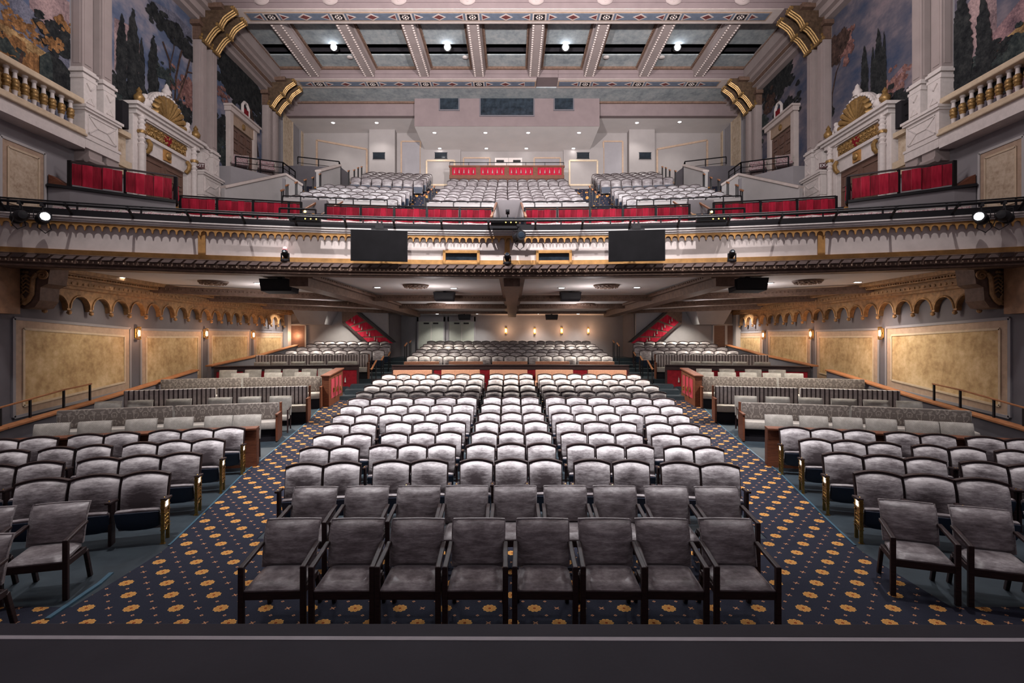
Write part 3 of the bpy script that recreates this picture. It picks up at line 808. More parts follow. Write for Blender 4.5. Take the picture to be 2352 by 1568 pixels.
parapet('long dark wooden parapet with red panels behind the centre block', 900, 1445, 20.6, 1.80, .70, 6, 1)
for s, sd in SIDES:
    a, b = mpx(s, 492, 824); parapet(f'dark wooden parapet with red panels behind the square chairs, {sd} side', a, b, 20.9, 1.81, .66, 5, 1)
    x0, x1 = s*6.22, s*6.0
    t = thing('parapet_wing', f'short wooden wing with red cloth strips beside the {sd} aisle', 'parapet', (s*6.1, 17.9, .55), 0, 'parapet wings beside the aisles')
    m = MB()
    m.add([(s*-.12,-.65,0),(s*.10,-.65,0),(s*.10,.75,.06),(s*-.12,.75,.06),(s*-.12,-.65,1.0),(s*.10,-.65,1.0),(s*.10,.75,1.18),(s*-.12,.75,1.18)], [(0,3,2,1),(4,5,6,7),(0,1,5,4),(1,2,6,5),(2,3,7,6),(3,0,4,7)])
    m.build('body', WRED, t)
    m = MB(); m.bar((-.01*s,-.70,1.02), (-.01*s,.8,1.20), .30, .045); m.build('cap', WRED, t, bevel=.008)
    f = -1 if s > 0 else 1                                       # side that faces the aisle
    xo = f*.12
    m = MB(); z = lambda y: .13*(y+.65)/1.4
    m.add([(xo+f*.012,-.45,.25+z(-.45)),(xo+f*.012,.58,.25+z(.58)),(xo+f*.012,.58,.88+z(.58)),(xo+f*.012,-.45,.88+z(-.45)),(xo,-.45,.25),(xo,.58,.35),(xo,.58,.98),(xo,-.45,.88)],
          [(0,1,2,3),(7,6,5,4),(0,4,5,1),(1,5,6,2),(2,6,7,3),(3,7,4,0)])
    p = m.build('red_panel', RED, t)
    for k in range(2):
        y = -.1 + .34*k; q = MB(); q.box(xo, y-.02, .2+z(y), xo+f*.03, y+.02, .92+z(y)); q.build('divider', WRED, p)
    for k in range(3):
        q = MB(); q.merge(TAS, Matrix.Translation((xo+f*.035, -.27+.34*k, .52))); q.build('tassel', BRASS, p)
# ramp parapets with an orange wooden cap, and the handrail above them
for s, sd in SIDES:
    for nm, pts, lab in (('ramp_wall', [(10.2,.70),(11.24,.84),(14.0,1.16),(18.1,1.70)], f'dark grey ramp wall with orange wood cap, {sd} side, nearer the stage'),
                         ('ramp_wall', [(18.9,1.80),(23.0,2.12),(26.6,2.5)], f'dark grey ramp wall beside the rear {sd} rows')):
        t = thing(nm, lab, 'low wall', (s*10.85, pts[0][0], 0), 0, 'ramp walls'); y0 = pts[0][0]
        m = MB(); c = MB()
        for (ya, za), (yb, zb) in zip(pts, pts[1:]):
            m.add([(-.07,ya-y0,-.2),(.07,ya-y0,-.2),(.07,yb-y0,-.2),(-.07,yb-y0,-.2),(-.07,ya-y0,za),(.07,ya-y0,za),(.07,yb-y0,zb),(-.07,yb-y0,zb)],
                  [(0,3,2,1),(4,5,6,7),(0,1,5,4),(1,2,6,5),(2,3,7,6),(3,0,4,7)])
            c.bar((0,ya-y0,za+.02), (0,yb-y0,zb+.02), .26, .05)
        m.build('panel', GREYD, t); c.build('cap', WRAIL, t, bevel=.008)
    t = thing('ramp_handrail', f'thin wooden handrail on black posts above the {sd} ramp wall', 'handrail', (s*10.95, 10, 0), 0, 'ramp handrails')
    hp = [(9.5,1.02),(11.6,1.33),(12.9,1.52),(13.75,1.60)]
    m = MB()
    for (a, za), (b, zb) in zip(hp, hp[1:]): m.bar((0,a-10,za), (0,b-10,zb), .05, .035)
    m.build('rail', WRAIL, t, bevel=.008)
    for y, z in ((11.3,1.28),(12.0,1.38),(12.9,1.51),(13.7,1.59)):
        m = MB(); m.bar((0,y-10,z-.45), (0,y-10,z), .04, .04, (0,1,0)); m.build('post', BLACK, t)
# handrails of the aisle stairs
for s, sd in SIDES:
    for i, (pa, da, za, pb, db, zb) in enumerate([((853),20.0,1.64,864.5,20.9,1.95),(875.5,22.0,1.91,881,22.7,2.06),(892,24.0,2.05,896,24.8,2.20),(929.5,24.2,2.49,934.5,25.1,2.63),(941,26.6,2.64,944,27.4,2.75)]):
        xa, xb = s*abs(UX(pa, da)), s*abs(UX(pb, db))
        t = thing('stair_handrail', f'orange wood handrail on black posts, {ORD[i+1]} counted up the {sd} stalls stairs', 'handrail', (xa, da, za-.85), 0, 'handrails of the stalls stairs')
        m = MB(); m.bar((0,0,.85), (xb-xa, db-da, .85+zb-za), .06, .045); m.build('rail', WRAIL, t, bevel=.01)
        for f, x in ((.08, .08), (.92, .92)):
            m = MB(); m.bar((f*(xb-xa), f*(db-da), -.05+f*.2), (f*(xb-xa), f*(db-da), .84+f*(zb-za)), .035, .035, (0,1,0)); m.build('post', BLACK, t)
# ------------------------------------------------------------------ stalls walls and the ceiling under the balcony
def wl(s, px, py, X=11.6):
    """point of the side wall at |x| = X seen at pixel (px, py) of the left half (mirrored for s = 1)"""
    d = X * F / (CX - px); return (s*X, d, ZP(py, d))
for s, sd in SIDES:
    m = MB(); m.box(s*11.6, 8.5, -1, s*12.0, 27.6, 5.0); struct(f'wall_{sd}', m, GREYD, f'dark grey {sd} wall of the stalls')
    m = MB(); m.box(s*11.62, 27.2, 0, s*6.4, 27.6, 4.6); struct(f'wall_rear_{sd}', m, GREYW, f'grey rear wall beside the {sd} stair')
    m = MB(); m.box(s*11.62, 26.75, 1.5, s*11.35, 27.15, 4.2); struct(f'trim_rear_{sd}', m, LGREY, f'pale pilaster at the end of the {sd} wall')
    # door in the rear wall
    if s < 0:
        t = thing('rear_door', 'brown door in the rear corner, left side', 'door', (-11.0, 27.18, 1.8)); t['kind'] = 'structure'; t.name = 'door_1'
        leaves = ((-.38, .36),)
        x0, x1 = -.38, .36
    else:
        t = thing('rear_door', 'pair of brown doors with a pale frame in the rear corner, right side', 'door', (11.0, 27.18, 1.8)); t['kind'] = 'structure'; t.name = 'door_2'
        leaves = ((-.62, -.06), (.06, .42)); x0, x1 = -.62, .42
    for a, b in leaves:
        m = MB(); m.box(a, -.03, 0, b, .02, 1.72); m.build('leaf', DOORW, t)
    m = MB(); m.box(x0-.07, -.06, 0, x0, .03, 1.80); m.box(x1, -.06, 0, x1+.07, .03, 1.80); m.box(x0-.07, -.06, 1.72, x1+.07, .03, 1.80)
    if s > 0: m.box(-.06, -.06, 0, .06, .03, 1.72)
    m.build('frame', LGREY, t)
    # pale sloping soffit under the stair
    m = MB(); xa, xb = s*10.5, s*9.3
    m.add([(xa,26.2,3.55),(xb,26.2,3.55),(xb,27.2,3.55),(xa,27.2,3.55),(s*10.7,25.6,4.3),(s*8.9,25.6,4.3),(s*8.9,27.2,4.3),(s*10.7,27.2,4.3)], [(0,3,2,1),(4,5,6,7),(0,1,5,4),(1,2,6,5),(2,3,7,6),(3,0,4,7)])
    struct(f'ceiling_soffit_{sd}', m, GREYW, f'sloping grey soffit beside the {sd} stair')
m = MB(); m.box(-7.2, 30.5, 0, 7.2, 30.9, 4.7); struct('wall_back', m, GREYW, 'grey back wall of the stalls')
for s, sd in SIDES:
    m = MB(); m.box(s*6.4, 27.5, 0, s*7.2, 30.9, 4.7); struct(f'wall_recess_{sd}', m, GREYD, f'side of the rear recess, {sd}')
# doors in the back wall
for i, (a, b) in enumerate(((958,1022),(1028,1092))):
    x0, x1 = UX(a, 30.4), UX(b, 30.4); xm = (x0+x1)/2
    t = thing('back_doors', f'pale grey double doors in the back wall, {"nearer the left corner" if i == 0 else "nearer the wall lamps"}', 'door', (xm, 30.47, 1.8)); t['kind'] = 'structure'; t.name = f'door_{3+i}'
    h = (x1-x0)/2
    for sx in (-1, 1):
        m = MB(); m.box(sx*.015, -.05, 0, sx*(h-.08), 0, 2.05); lf = m.build('leaf', LEAFM, t)
        q = MB(); q.box(sx*.12, -.10, 1.90, sx*.42, -.05, 1.99); q.build('door_closer', BLACK, lf)
    m = MB(); m.box(-h, -.08, 0, -h+.08, 0, 2.32); m.box(h-.08, -.08, 0, h, 0, 2.32); m.box(-h, -.08, 2.05, h, 0, 2.32); m.build('frame', GREYW, t)
    m = MB(); m.box(-.012,-.045,0,.012,-.02,2.05); m.build('light_gap_strip', WHITEP, t)  # pale strip painted in for the light showing between the leaves
m = MB()
def ceilz(y): return 4.5 if y < 20 else 4.5 - .3*(y-20)/11
ys = [12.0, 16, 20, 24, 28, 31]
for a, b in zip(ys, ys[1:]):
    m.add([(-12,a,ceilz(a)),(12,a,ceilz(a)),(12,b,ceilz(b)),(-12,b,ceilz(b)),(-12,a,ceilz(a)+.3),(12,a,ceilz(a)+.3),(12,b,ceilz(b)+.3),(-12,b,ceilz(b)+.3)], [(0,3,2,1),(4,5,6,7),(0,1,5,4),(1,2,6,5),(2,3,7,6),(3,0,4,7)])
# the front of the ceiling follows the balcony curve
YBF = -19.0; RBF = 32.75
m2 = MB(); m2.merge(m)
m2.v = [(x, max(y, YBF + math.sqrt(RBF**2 - x*x) + .05) if y < 13.6 else y, z) for x, y, z in m2.v]
mm = MB(); n = 24
for k in range(n):
    xa, xb = -12 + k, -11 + k; q = MB()
    f = lambda x: YBF + math.sqrt(RBF**2 - x*x) + .05
    mm.add([(xa,f(xa),4.5),(xb,f(xb),4.5),(xb,16,4.5),(xa,16,4.5),(xa,f(xa),4.8),(xb,f(xb),4.8),(xb,16,4.8),(xa,16,4.8)], [(0,3,2,1),(4,5,6,7),(0,1,5,4),(1,2,6,5),(2,3,7,6),(3,0,4,7)])
for a, b in zip(ys[1:], ys[2:]):
    mm.add([(-12,a,ceilz(a)),(12,a,ceilz(a)),(12,b,ceilz(b)),(-12,b,ceilz(b)),(-12,a,ceilz(a)+.3),(12,a,ceilz(a)+.3),(12,b,ceilz(b)+.3),(-12,b,ceilz(b)+.3)], [(0,3,2,1),(4,5,6,7),(0,1,5,4),(1,2,6,5),(2,3,7,6),(3,0,4,7)])
struct('ceiling_under_balcony', mm, CEILW, 'pale ceiling under the balcony')
def beaded(m, p, q, w, h, n, r=.022, sides=(-1, 1)):
    m.bar(p, q, w, h); p = Vector(p); q = Vector(q); d = (q-p); u = d.normalized(); r_ = u.cross(Vector((0,0,1)))
    for sgn in sides:
        for k in range(n):
            c = p + d*((k+.5)/n) + r_*(sgn*(w/2+.005)) + Vector((0,0,.02)); m.ball(c, r, 5, 3)
for i, x in enumerate((-5.45, 0, 5.45)):
    m = MB(); w = .5 if x else .42
    m.bar((x*1.03, 13.9, 4.30), (x*.95, 28.4, 4.16), w, .30)
    for sx in (-1, 1): beaded(m, (x*1.03+sx*(w/2+.06), 13.9, 4.43), (x*.95+sx*(w/2+.06), 28.4, 4.33), .12, .12, 90, .025, (sx,))
    struct(f'trim_beam_{i+1}', m, BROWNM, ('left', 'middle', 'right')[i] + ' carved brown beam running back under the balcony')
for i, (pc, ps, z) in enumerate((((0, 20.0), (11.6, 16.3), 4.33), ((0, 24.0), (11.6, 19.3), 4.30), ((0, 28.0), (11.6, 23.5), 4.27))):
    m = MB()
    for s in (-1, 1):
        p0 = (s*.2, pc[1], z); p1 = (s*5.6, pc[1]-.2, z); p2 = (s*11.6, ps[1], z)
        beaded(m, p0, p1, .22, .22, 50, .028, (-1,1)); beaded(m, p1, p2, .22, .22, 60, .028, (-1,1))
    struct(f'trim_rib_{i+1}', m, BROWNM, f'carved brown cross rib of the lower ceiling, {ORD[i+1]} from the front')
# plaster rosettes, loudspeakers, downlights under the ceiling
def med_mb(r):
    m = MB(); m.lathe([(r*.3,-.10),(r*.55,-.09),(r*.62,-.05),(r*.8,-.07),(r*.95,-.05),(r,-.0)], 24)
    for k in range(16):
        a = 2*PI*k/16; m.ball((r*.8*cos(a), r*.8*sin(a), -.06), r*.11, 5, 3)
    for k in range(8):
        a = 2*PI*k/8; m.ball((r*.42*cos(a), r*.42*sin(a), -.09), r*.14, 5, 3, 1, 1, .5)
    return m
P_MED = Proto(lambda: tag(med_mb(.42).build('ceiling_rosette', BROWNM, smooth=True), 'r', 'ceiling rosette'))
for px, py, lab in ((955,660,'brown plaster ceiling rosette between the left and middle beams'),(1393,660,'brown plaster ceiling rosette between the middle and right beams'),(490,652,'brown plaster ceiling rosette near the left wall, front bay'),(1855,650,'brown plaster ceiling rosette near the right wall, front bay'),
                    (1003,696,'flat ceiling rosette behind the first rib, left of the middle beam'),(1345,696,'flat ceiling rosette behind the first rib, right of the middle beam'),(632,688,'flat ceiling rosette behind the first rib, by the left wall'),(1712,690,'flat ceiling rosette behind the first rib, by the right wall')):
    d = (4.42 - CZ)*F/(CY-py); P_MED.put((UX(px, d), d, ceilz(d)), 0, lab, 'plaster rosettes of the lower ceiling')
def make_spk():
    t = thing('loudspeaker', 'x', 'loudspeaker')
    m = MB(); m.add([(-.42,-.25,-.40),(.42,-.25,-.40),(.42,.25,-.44),(-.42,.25,-.44),(-.47,-.27,-.06),(.47,-.27,-.06),(.47,.27,-.02),(-.47,.27,-.02)], [(0,3,2,1),(4,5,6,7),(0,1,5,4),(1,2,6,5),(2,3,7,6),(3,0,4,7)])
    m.build('cabinet', BLACKF, t, bevel=.01); m = MB(); m.box(-.4,-.275,-.36,.4,-.262,-.10); m.build('grille', BLACK, t)
    m = MB(); m.box(-.05,-.05,-.06,.05,.05,.0); m.build('bracket', BLACK, t); return t
P_SPK = Proto(make_spk)
for px, py, sc_, lab in ((643,655,1,'black loudspeaker under the lower ceiling, left of the left beam'),(1021,680,.8,'black loudspeaker on the front rib, left of the middle beam'),(1310,680,.8,'black loudspeaker on the front rib, right of the middle beam'),(1717,653,1,'black loudspeaker under the lower ceiling, right of the right beam'),
                     (883,717,.75,'small black loudspeaker at the rear ceiling edge, far left'),(1067,718,.75,'small black loudspeaker at the rear ceiling edge above the back doors'),(1267,718,.75,'small black loudspeaker at the rear ceiling edge above the wall lamps'),(1465,718,.75,'small black loudspeaker at the rear ceiling edge, far right')):
    d = (4.5 - .22*sc_ - CZ)*F/(CY-py); d = min(d, 29.6); P_SPK.put((UX(px, d), d, ceilz(d)), 0, lab, 'loudspeakers under the lower ceiling', (sc_, sc_, sc_))
def make_down(r=.085, lens=None):
    t = thing('downlight', 'x', 'downlight')
    m = MB(); m.lathe([(r,-.0),(r*1.35,-.0),(r*1.4,-.012),(r*1.05,-.016),(r,-.006)], 20); m.build('trim_ring', LGREY, t, smooth=True)
    m = MB(); m.lathe([(r*1.0,-.010),(r*.6,-.016),(.001,-.018)], 20); m.build('lens', lens or LAMPW, t); return t
P_DN = Proto(make_down, .10)
DOWN = []
for i, (px, py) in enumerate(((277,637),(593,650),(867,660),(1042,662),(1290,661),(1463,660),(1767,650),(1970,648))):
    d = (4.49 - CZ)*F/(CY-py); x = UX(px, d); DOWN.append((x, d, ceilz(d)))
    P_DN.put((x, d, ceilz(d)-.002), 0, f'lit round downlight in the lower ceiling, {ORD[i+1]} from the left in the front bay', 'downlights of the lower ceiling')
DOWN2 = []
for i, px in enumerate((1004, 1096, 1236, 1328)):
    d = 29.3; x = UX(px, d); DOWN2.append((x, d, ceilz(d)))
    P_DN.put((x, d, ceilz(d)-.004), 0, f'lit round downlight near the back wall, {ORD[i+1]} from the left', 'downlights near the back wall')
# wall panels, valance, sconces
def frame_quad(m, P, w, t, s):
    """moulding of width w and thickness t around the four wall points P = [(y, z) ...], standing into the hall"""
    n = len(P)
    for i in range(n):
        (ya, za), (yb, zb) = P[i], P[(i+1) % n]; m.bar((0, ya, za), (0, yb, zb), t*2, w, (0, -(zb-za), (yb-ya)) if False else (0, 0, 1)) if False else m.bar((0, ya, za), (0, yb, zb), w, t*2, (1, 0, 0))
def inset(P, k):
    cy_ = sum(p[0] for p in P)/len(P); cz_ = sum(p[1] for p in P)/len(P)
    return [(y + (k if y < cy_ else -k), z + (k if z < cz_ else -k)) for y, z in P]
def wall_panel(s, P, X, label, grp, mats, w=.07, gap=.24):
    ym, zm = sum(p[0] for p in P)/4, min(p[1] for p in P)
    t = thing('wall_panel', label, 'wall panel', (s*X, ym, zm), 0, grp)
    P = [(y-ym, z-zm) for y, z in P]; O = inset(P, -gap)
    m = MB(); m.add([(-s*.012*1, y, z) for y, z in O] + [(0, y, z) for y, z in O], [(0,1,2,3),(7,6,5,4),(0,4,5,1),(1,5,6,2),(2,6,7,3),(3,7,4,0)]); m.build('surround', mats[1], t)
    m = MB(); frame_quad(m, O, w, .03, s); m.build('outer_moulding', mats[0], t)
    m = MB(); frame_quad(m, P, w*.8, .035, s); m.build('inner_moulding', mats[2], t)
    m = MB(); m.add([(-s*.02, y, z) for y, z in P] + [(0, y, z) for y, z in P], [(0,1,2,3),(7,6,5,4),(0,4,5,1),(1,5,6,2),(2,6,7,3),(3,7,4,0)]); m.build('field', mats[3], t)
    return t
LP = [[(51.5,755,932),(284,772,877)], [(334,774,890),(453,774,858)], [(485,771.5,862),(566.5,771.5,830)], [(587,774,830),(644.5,774,812)]]
RP = [[(53,755,932),(302,770,872)], [(344,773,885),(468,774,856)], [(496,771.5,860),(582,771.5,828)], [(604,774,828),(654,774,812)]]
WH = ['nearest the stage', 'second from the stage', 'third from the stage', 'at the rear end']
for s, sd in SIDES:
    for i, ((pa, ta, ba), (pb, tb, bb)) in enumerate(LP if s < 0 else RP):
        a = wl(s, pa, ta); a2 = wl(s, pa, ba); b = wl(s, pb, tb); b2 = wl(s, pb, bb)
        wall_panel(s, [(a[1],a[2]),(b[1],b[2]),(b2[1],b2[2]),(a2[1],a2[2])], 11.59, f'mottled ochre wall panel of the stalls, {sd} wall, {WH[i]}', f'ochre wall panels of the {sd} stalls wall', (GREYW, TAN, TANL, FAUX))
    # scalloped valance of round arches with drops, cornice above
    m = MB(); yA, yB, N = 12.95, 26.6, 19; p = (yB-yA)/N; th = .13
    for k in range(N):
        y0 = yA + p*k; pts = [(y0, 4.06), (y0+p, 4.06), (y0+p, 3.50), (y0+p*.945, 3.50)]
        for j in range(11):
            a = PI*j/10; pts.append((y0 + p/2 + p*.425*cos(a), 3.56 + .32*sin(a)))
        pts += [(y0+p*.055, 3.50), (y0, 3.50)]
        m.prism(pts, lambda u, v, w: (s*(11.6-.001) - s*w, u, v), th)
        arcp = [(s*(11.6-th-.012), y0+p/2+p*.45*cos(PI*j/10), 3.56+.35*sin(PI*j/10)) for j in range(11)]
        m.tube(arcp, .026, 5)
    for k in range(N+1): m.lathe([(.001,-.10),(.05,-.07),(.06,-.03),(.035,0),(.07,.02)], 8, (s*(11.6-.14), yA+p*k, 3.49))
    o = m.build('arched_valance', BRONZE, smooth=False); tag(o, f'carved bronze valance of hanging arches along the {sd} stalls wall', 'valance')
    m = MB()
    for (dx, z0, z1) in ((.30,4.05,4.12),(.42,4.12,4.24),(.36,4.24,4.30),(.55,4.30,4.40),(.70,4.40,4.52)): m.box(s*11.6, 12.6, z0, s*(11.6-dx), 27.1, z1)
    for k in range(150): m.ball((s*(11.6-.57), 12.7+.096*k, 4.35), .026, 5, 3)
    for k in range(80): m.ball((s*(11.6-.43), 12.7+.18*k, 4.18), .04, 6, 3, .4)
    struct(f'trim_cornice_{sd}', m, BRONZE, f'carved bronze cornice above the {sd} wall valance')
    # scroll corbel and plain pier at the front end
    t = thing('scroll_corbel', f'carved brown scroll corbel under the balcony end, {sd} side', 'corbel', (s*11.25, 12.3, 3.35))
    C = lambda px, py, dy=0: (s*abs(UX(px, 12.4)) - s*11.25, dy, ZP(py, 12.4) - 3.35)
    m = MB(); Q = [C(*q) for q in ((38,611),(122,611),(116,652),(99,660),(97,690),(85,706),(60,709),(38,702))]
    n = len(Q); m.add([(a, .03, c) for a, b_, c in Q] + [(a, .55, c) for a, b_, c in Q], [tuple(range(n)), tuple(range(2*n-1, n-1, -1))] + [(i, i+n, (i+1) % n + n, (i+1) % n) for i in range(n)])
    m.build('block', BROWNM, t)
    m = MB()
    m.tube([C(107 + 13*(1-k/44)*cos(PI*.9 - 4*PI*k/40), 633 - 11*(1-k/44)*sin(PI*.9 - 4*PI*k/40), -.01) for k in range(40)], .028, 6)
    m.tube([C(55 + 14*(1-k/44)*cos(-.2 + 4*PI*k/40), 688 + 13*(1-k/44)*sin(-.2 + 4*PI*k/40), -.01) for k in range(40)], .028, 6)
    m.tube([C(95,628,-.01), C(87,640,-.02), C(85,660,-.02), C(84,676,-.02), C(76,690,-.02), C(64,698,-.01)], .05, 8)
    for k in range(5): m.tube([C(82, 640+9*k, -.01), C(70, 632+9*k, -.02), C(60, 640+9*k, -.02), C(64, 648+9*k, -.01)], .018, 5)
    for k in range(6): m.ball(C(58+6*(k % 3), 626+9*(k//3), .01), .04, 6, 4)
    m.build('scroll', BRONZE, t, smooth=True)
    m = MB(); m.box(s*11.62, 10.2, 3.33, s*11.36, 12.2, 4.46); struct(f'trim_pier_{sd}', m, M_PIER, f'plain brown pier block at the front of the {sd} wall')
# ------------------------------------------------------------------ sconces, lettering
def make_sconce():
    t = thing('wall_sconce', 'x', 'wall lamp')                  # faces -Y; wall plane at y = 0
    m = MB(); m.box(-.05,-.02,-.16,.05,0,.16); m.build('back_plate', BRASS, t, bevel=.01)
    m = MB(); m.lathe([(.05,-.20),(.06,-.19),(.06,-.17),(.05,-.16)], 12, (0,-.10,0)); m.lathe([(.05,.16),(.06,.17),(.06,.19),(.05,.20)], 12, (0,-.10,0))
    for k in range(5):
        a = PI + PI*k/4; m.bar((.052*cos(a), -.10+.052*sin(a), -.18), (.052*cos(a), -.10+.052*sin(a), .18), .010, .010, (1,0,0))
    m.box(-.02,-.06,-.02,.02,0,.02); m.build('cage', BRASS, t)
    m = MB(); m.lathe([(.001,-.10),(.035,-.085),(.04,0),(.035,.085),(.001,.10)], 12, (0,-.10,0)); m.build('glass', LAMPO, t, smooth=True); return t
P_SC = Proto(make_sconce); SCON = []
for s, sd in SIDES:
    for i, (px, py) in enumerate(((311,765),(468,766),(577,769),(653,771)) if s < 0 else ((323,765),(484,767),(594,769),(663,771))):
        x, d, z = wl(s, px, py); SCON.append((x - s*.55, d, z))
        P_SC.put((x - s*.01, d, z), -s*PI/2, f'lit copper wall sconce on the {sd} stalls wall, {ORD[i+1]} from the stage', f'wall sconces of the {sd} stalls wall')
for i, (px, py) in enumerate(((1162,759),(1228,760),(1290,759),(1351,759))):
    x = UX(px, 30.45); z = ZP(py, 30.45); SCON.append((x, 30.0, z))
    P_SC.put((x, 30.49, z), 0, f'lit copper wall sconce on the back wall, {ORD[i+1]} from the left', 'wall sconces of the back wall')
for s, sd in SIDES:                                              # small two-line lettering above the rear panel, too small to read
    m = MB(); rnd = random.Random(3); x, y0, z0 = wl(s, 613 if s < 0 else 622, 755)
    for row, (n, z) in enumerate(((9, z0), (17, z0-.13))):
        for k in range(n):
            y = y0 + (k-(n-1)/2)*.062; w = .035; h = .075
            m.box(s*11.6, y-w/2, z, s*11.59, y-w/2+.012, z+h)
            if rnd.random() < .7: m.box(s*11.6, y-w/2, z+h-.012, s*11.59, y+w/2, z+h)
            if rnd.random() < .6: m.box(s*11.6, y-w/2, z+h/2-.006, s*11.59, y+w/2, z+h/2+.006)
            if rnd.random() < .5: m.box(s*11.6, y+w/2-.012, z, s*11.59, y+w/2, z+h)
    o = m.build('wall_lettering', GREYL); tag(o, f'two small lines of grey lettering above the rearmost panel, {sd} stalls wall', 'lettering')
# red sided stairs at the rear
for s, sd in SIDES:
    Yp = 27.0
    P = lambda px, py: (s*abs(UX(px, Yp)), ZP(py, Yp))
    t = thing('stair_parapet', f'sloping stair parapet with red cloth panels at the rear, {sd} side', 'stair parapet', (s*8, Yp, 0), 0, 'rear stair parapets')
    def poly(nm, pts, y0, y1, m_, par):
        mb = MB(); q = [P(*p) for p in pts]; mb.prism(q, lambda u, v, w: (u - s*8, y0 + w, v), y1-y0); return mb.build(nm, m_, par)
    poly('panel', [(785,716),(818,716),(906,786),(842,786),(786,742)], 0, .12, BROWNM, t)
    poly('handrail', [(814,713),(822,713),(910,786),(902,786)], -.08, .16, BLACK, t)
    poly('stringer', [(786,738),(791,738),(848,788),(838,788)], -.06, .14, WDARK, t)
    for a, b in ((.02,.22),(.27,.48),(.53,.74),(.79,.99)):
        top = lambda f: (818+86*f, 719+68*f+2); bot = lambda f: (792+52*f, 739+46*f)
        r = poly('red_panel', [top(a), top(b), bot(b), bot(a)], -.02, .0, RED, t)
        for f in (a+.06, b-.06):
            u, v = P(*[(top(f)[i]*.45+bot(f)[i]*.55) for i in (0, 1)])
            q = MB(); q.merge(TAS, Matrix.Translation((u-s*8, -.05, v))); q.build('tassel', LINEN, r)
# ------------------------------------------------------------------ balcony front
RF = 32.7; YF = -19.0
def bang(px, off=0): return -arc(px, YF + RF - off, YF)[2]
AX = math.asin(11.75 / RF)
def sw(m, off0, off1, z0, z1, a0=-AX, a1=AX, n=72): return m.ring(YF, RF - off1, RF - off0, z0, z1, a0, a1, n)
def bp(a, off, z): R = RF - off; return (R*sin(a), YF + R*cos(a), z)
m = MB(); sw(m, -.35, 0, 4.40, 5.60); struct('wall_balcony_front', m, CREAM, 'cream fascia of the balcony front')
m = MB(); sw(m, 0, .035, 4.66, 4.80)
for px, w in ((464, .16), (1165, .13), (1886, .16)):
    a = bang(px); sw(m, 0, .03, 4.66, 5.42, a - w/2/RF, a + w/2/RF, 1)
struct('trim_balcony_band', m, GOLDB, 'ochre band and uprights on the balcony front')
m = MB(); N = 142
for k in range(N):
    a = -AX + 2*AX*k/N; w = 2*AX/N
    pts = [(0, 5.43), (1, 5.43), (1, 5.255), (.97, 5.25)]
    for j in range(9):
        f = j/8; pts.append((.5 + .40*cos(PI*f) * (1 if True else 1), 5.285 + .085*sin(PI*f)**.8))
    pts += [(.03, 5.25), (0, 5.255)]
    m.prism(pts, lambda u, v, ww: bp(a + u*w, .035 + ww, v), .03)
struct('trim_balcony_scallops', m, GOLDB, 'ochre scalloped valance along the top of the balcony front')
m = MB()
for o1, z0, z1 in ((.08,5.43,5.455),(.06,5.455,5.475),(.10,5.475,5.50),(.08,5.50,5.53),(.12,5.53,5.56)): sw(m, -.3, o1, z0, z1)
struct('trim_balcony_top', m, WHITEP, 'white stepped moulding above the scallops')
m = MB(); sw(m, -.3, .10, 5.56, 5.71); struct('trim_balcony_ledge', m, BLACK, 'black ledge along the top of the balcony front')
m = MB(); sw(m, -.3, .20, 4.545, 4.665); sw(m, -.3, .22, 4.645, 4.665); sw(m, -.3, .20, 4.46, 4.55); sw(m, -.3, .12, 4.36, 4.46); sw(m, -.3, .17, 4.38, 4.41)
struct('trim_balcony_cornice', m, BROWNM, 'brown cornice under the balcony front')
m = MB(); N = 100
for k in range(N):
    a = -AX + 2*AX*k/N; w = 2*AX/N*.80; sh = .075/RF
    P4 = [(a, .262, 4.55), (a+w, .262, 4.55), (a+w+sh, .215, 4.645), (a+sh, .215, 4.645)]
    m.add([bp(*p) for p in P4] + [bp(p[0], p[1]-.05, p[2]) for p in P4], [(0,1,2,3),(7,6,5,4),(0,4,5,1),(1,5,6,2),(2,6,7,3),(3,7,4,0)])
struct('trim_balcony_rope', m, ROPEM, 'twisted rope moulding under the balcony front', bevel=.012)
m = MB(); N = 240
for k in range(N):
    c = bp(-AX + 2*AX*(k+.5)/N, .215, 4.50); m.ball(c, .021, 5, 3, 1, 1, 1.3)
struct('trim_balcony_beads', m, TAN, 'row of beads under the rope moulding')
# deck of the balcony boxes
m = MB(); m.ring(YF, RF + .05, 34.95, 4.85, 5.0, -AX, AX, 40); struct('floor_balcony_boxes', m, CARPET, 'floor of the front balcony boxes')
# guard rail, lighting pipe
t = thing('guard_rail', 'thin black guard rail running along the whole balcony front', 'rail', (0, 13.5, 5.7))
def local(m, o): q = MB(); q.merge(m, Matrix.Translation((-o[0], -o[1], -o[2]))); return q
m = MB(); m.tube([bp(-AX + 2*AX*k/72, .08, 5.87) for k in range(73)], .018, 6); local(m, (0,13.5,5.7)).build('rail', BLACK, t)
for k in range(19):
    a = -AX + 2*AX*(k+.5)/19; m = MB(); m.bar(bp(a, .08, 5.70), bp(a, .08, 5.87), .03, .03, (0,1,0)); local(m, (0,13.5,5.7)).build('post', BLACK, t)
t = thing('lighting_pipe', 'thick black lighting pipe on brackets in front of the balcony ledge', 'pipe', (0, 13.2, 5.7))
m = MB(); m.tube([bp(-AX + 2*AX*k/72, .40, 5.745) for k in range(73)], .032, 8); local(m, (0,13.2,5.7)).build('pipe', BLACK, t, smooth=True)
for k in range(20):
    a = -AX + 2*AX*(k+.5)/20; m = MB(); m.bar(bp(a, .08, 5.60), bp(a, .40, 5.745), .05, .03); m.bar(bp(a, .40, 5.70), bp(a, .40, 5.79), .07, .05, (0,1,0)); local(m, (0,13.2,5.7)).build('bracket', BLACK, t)
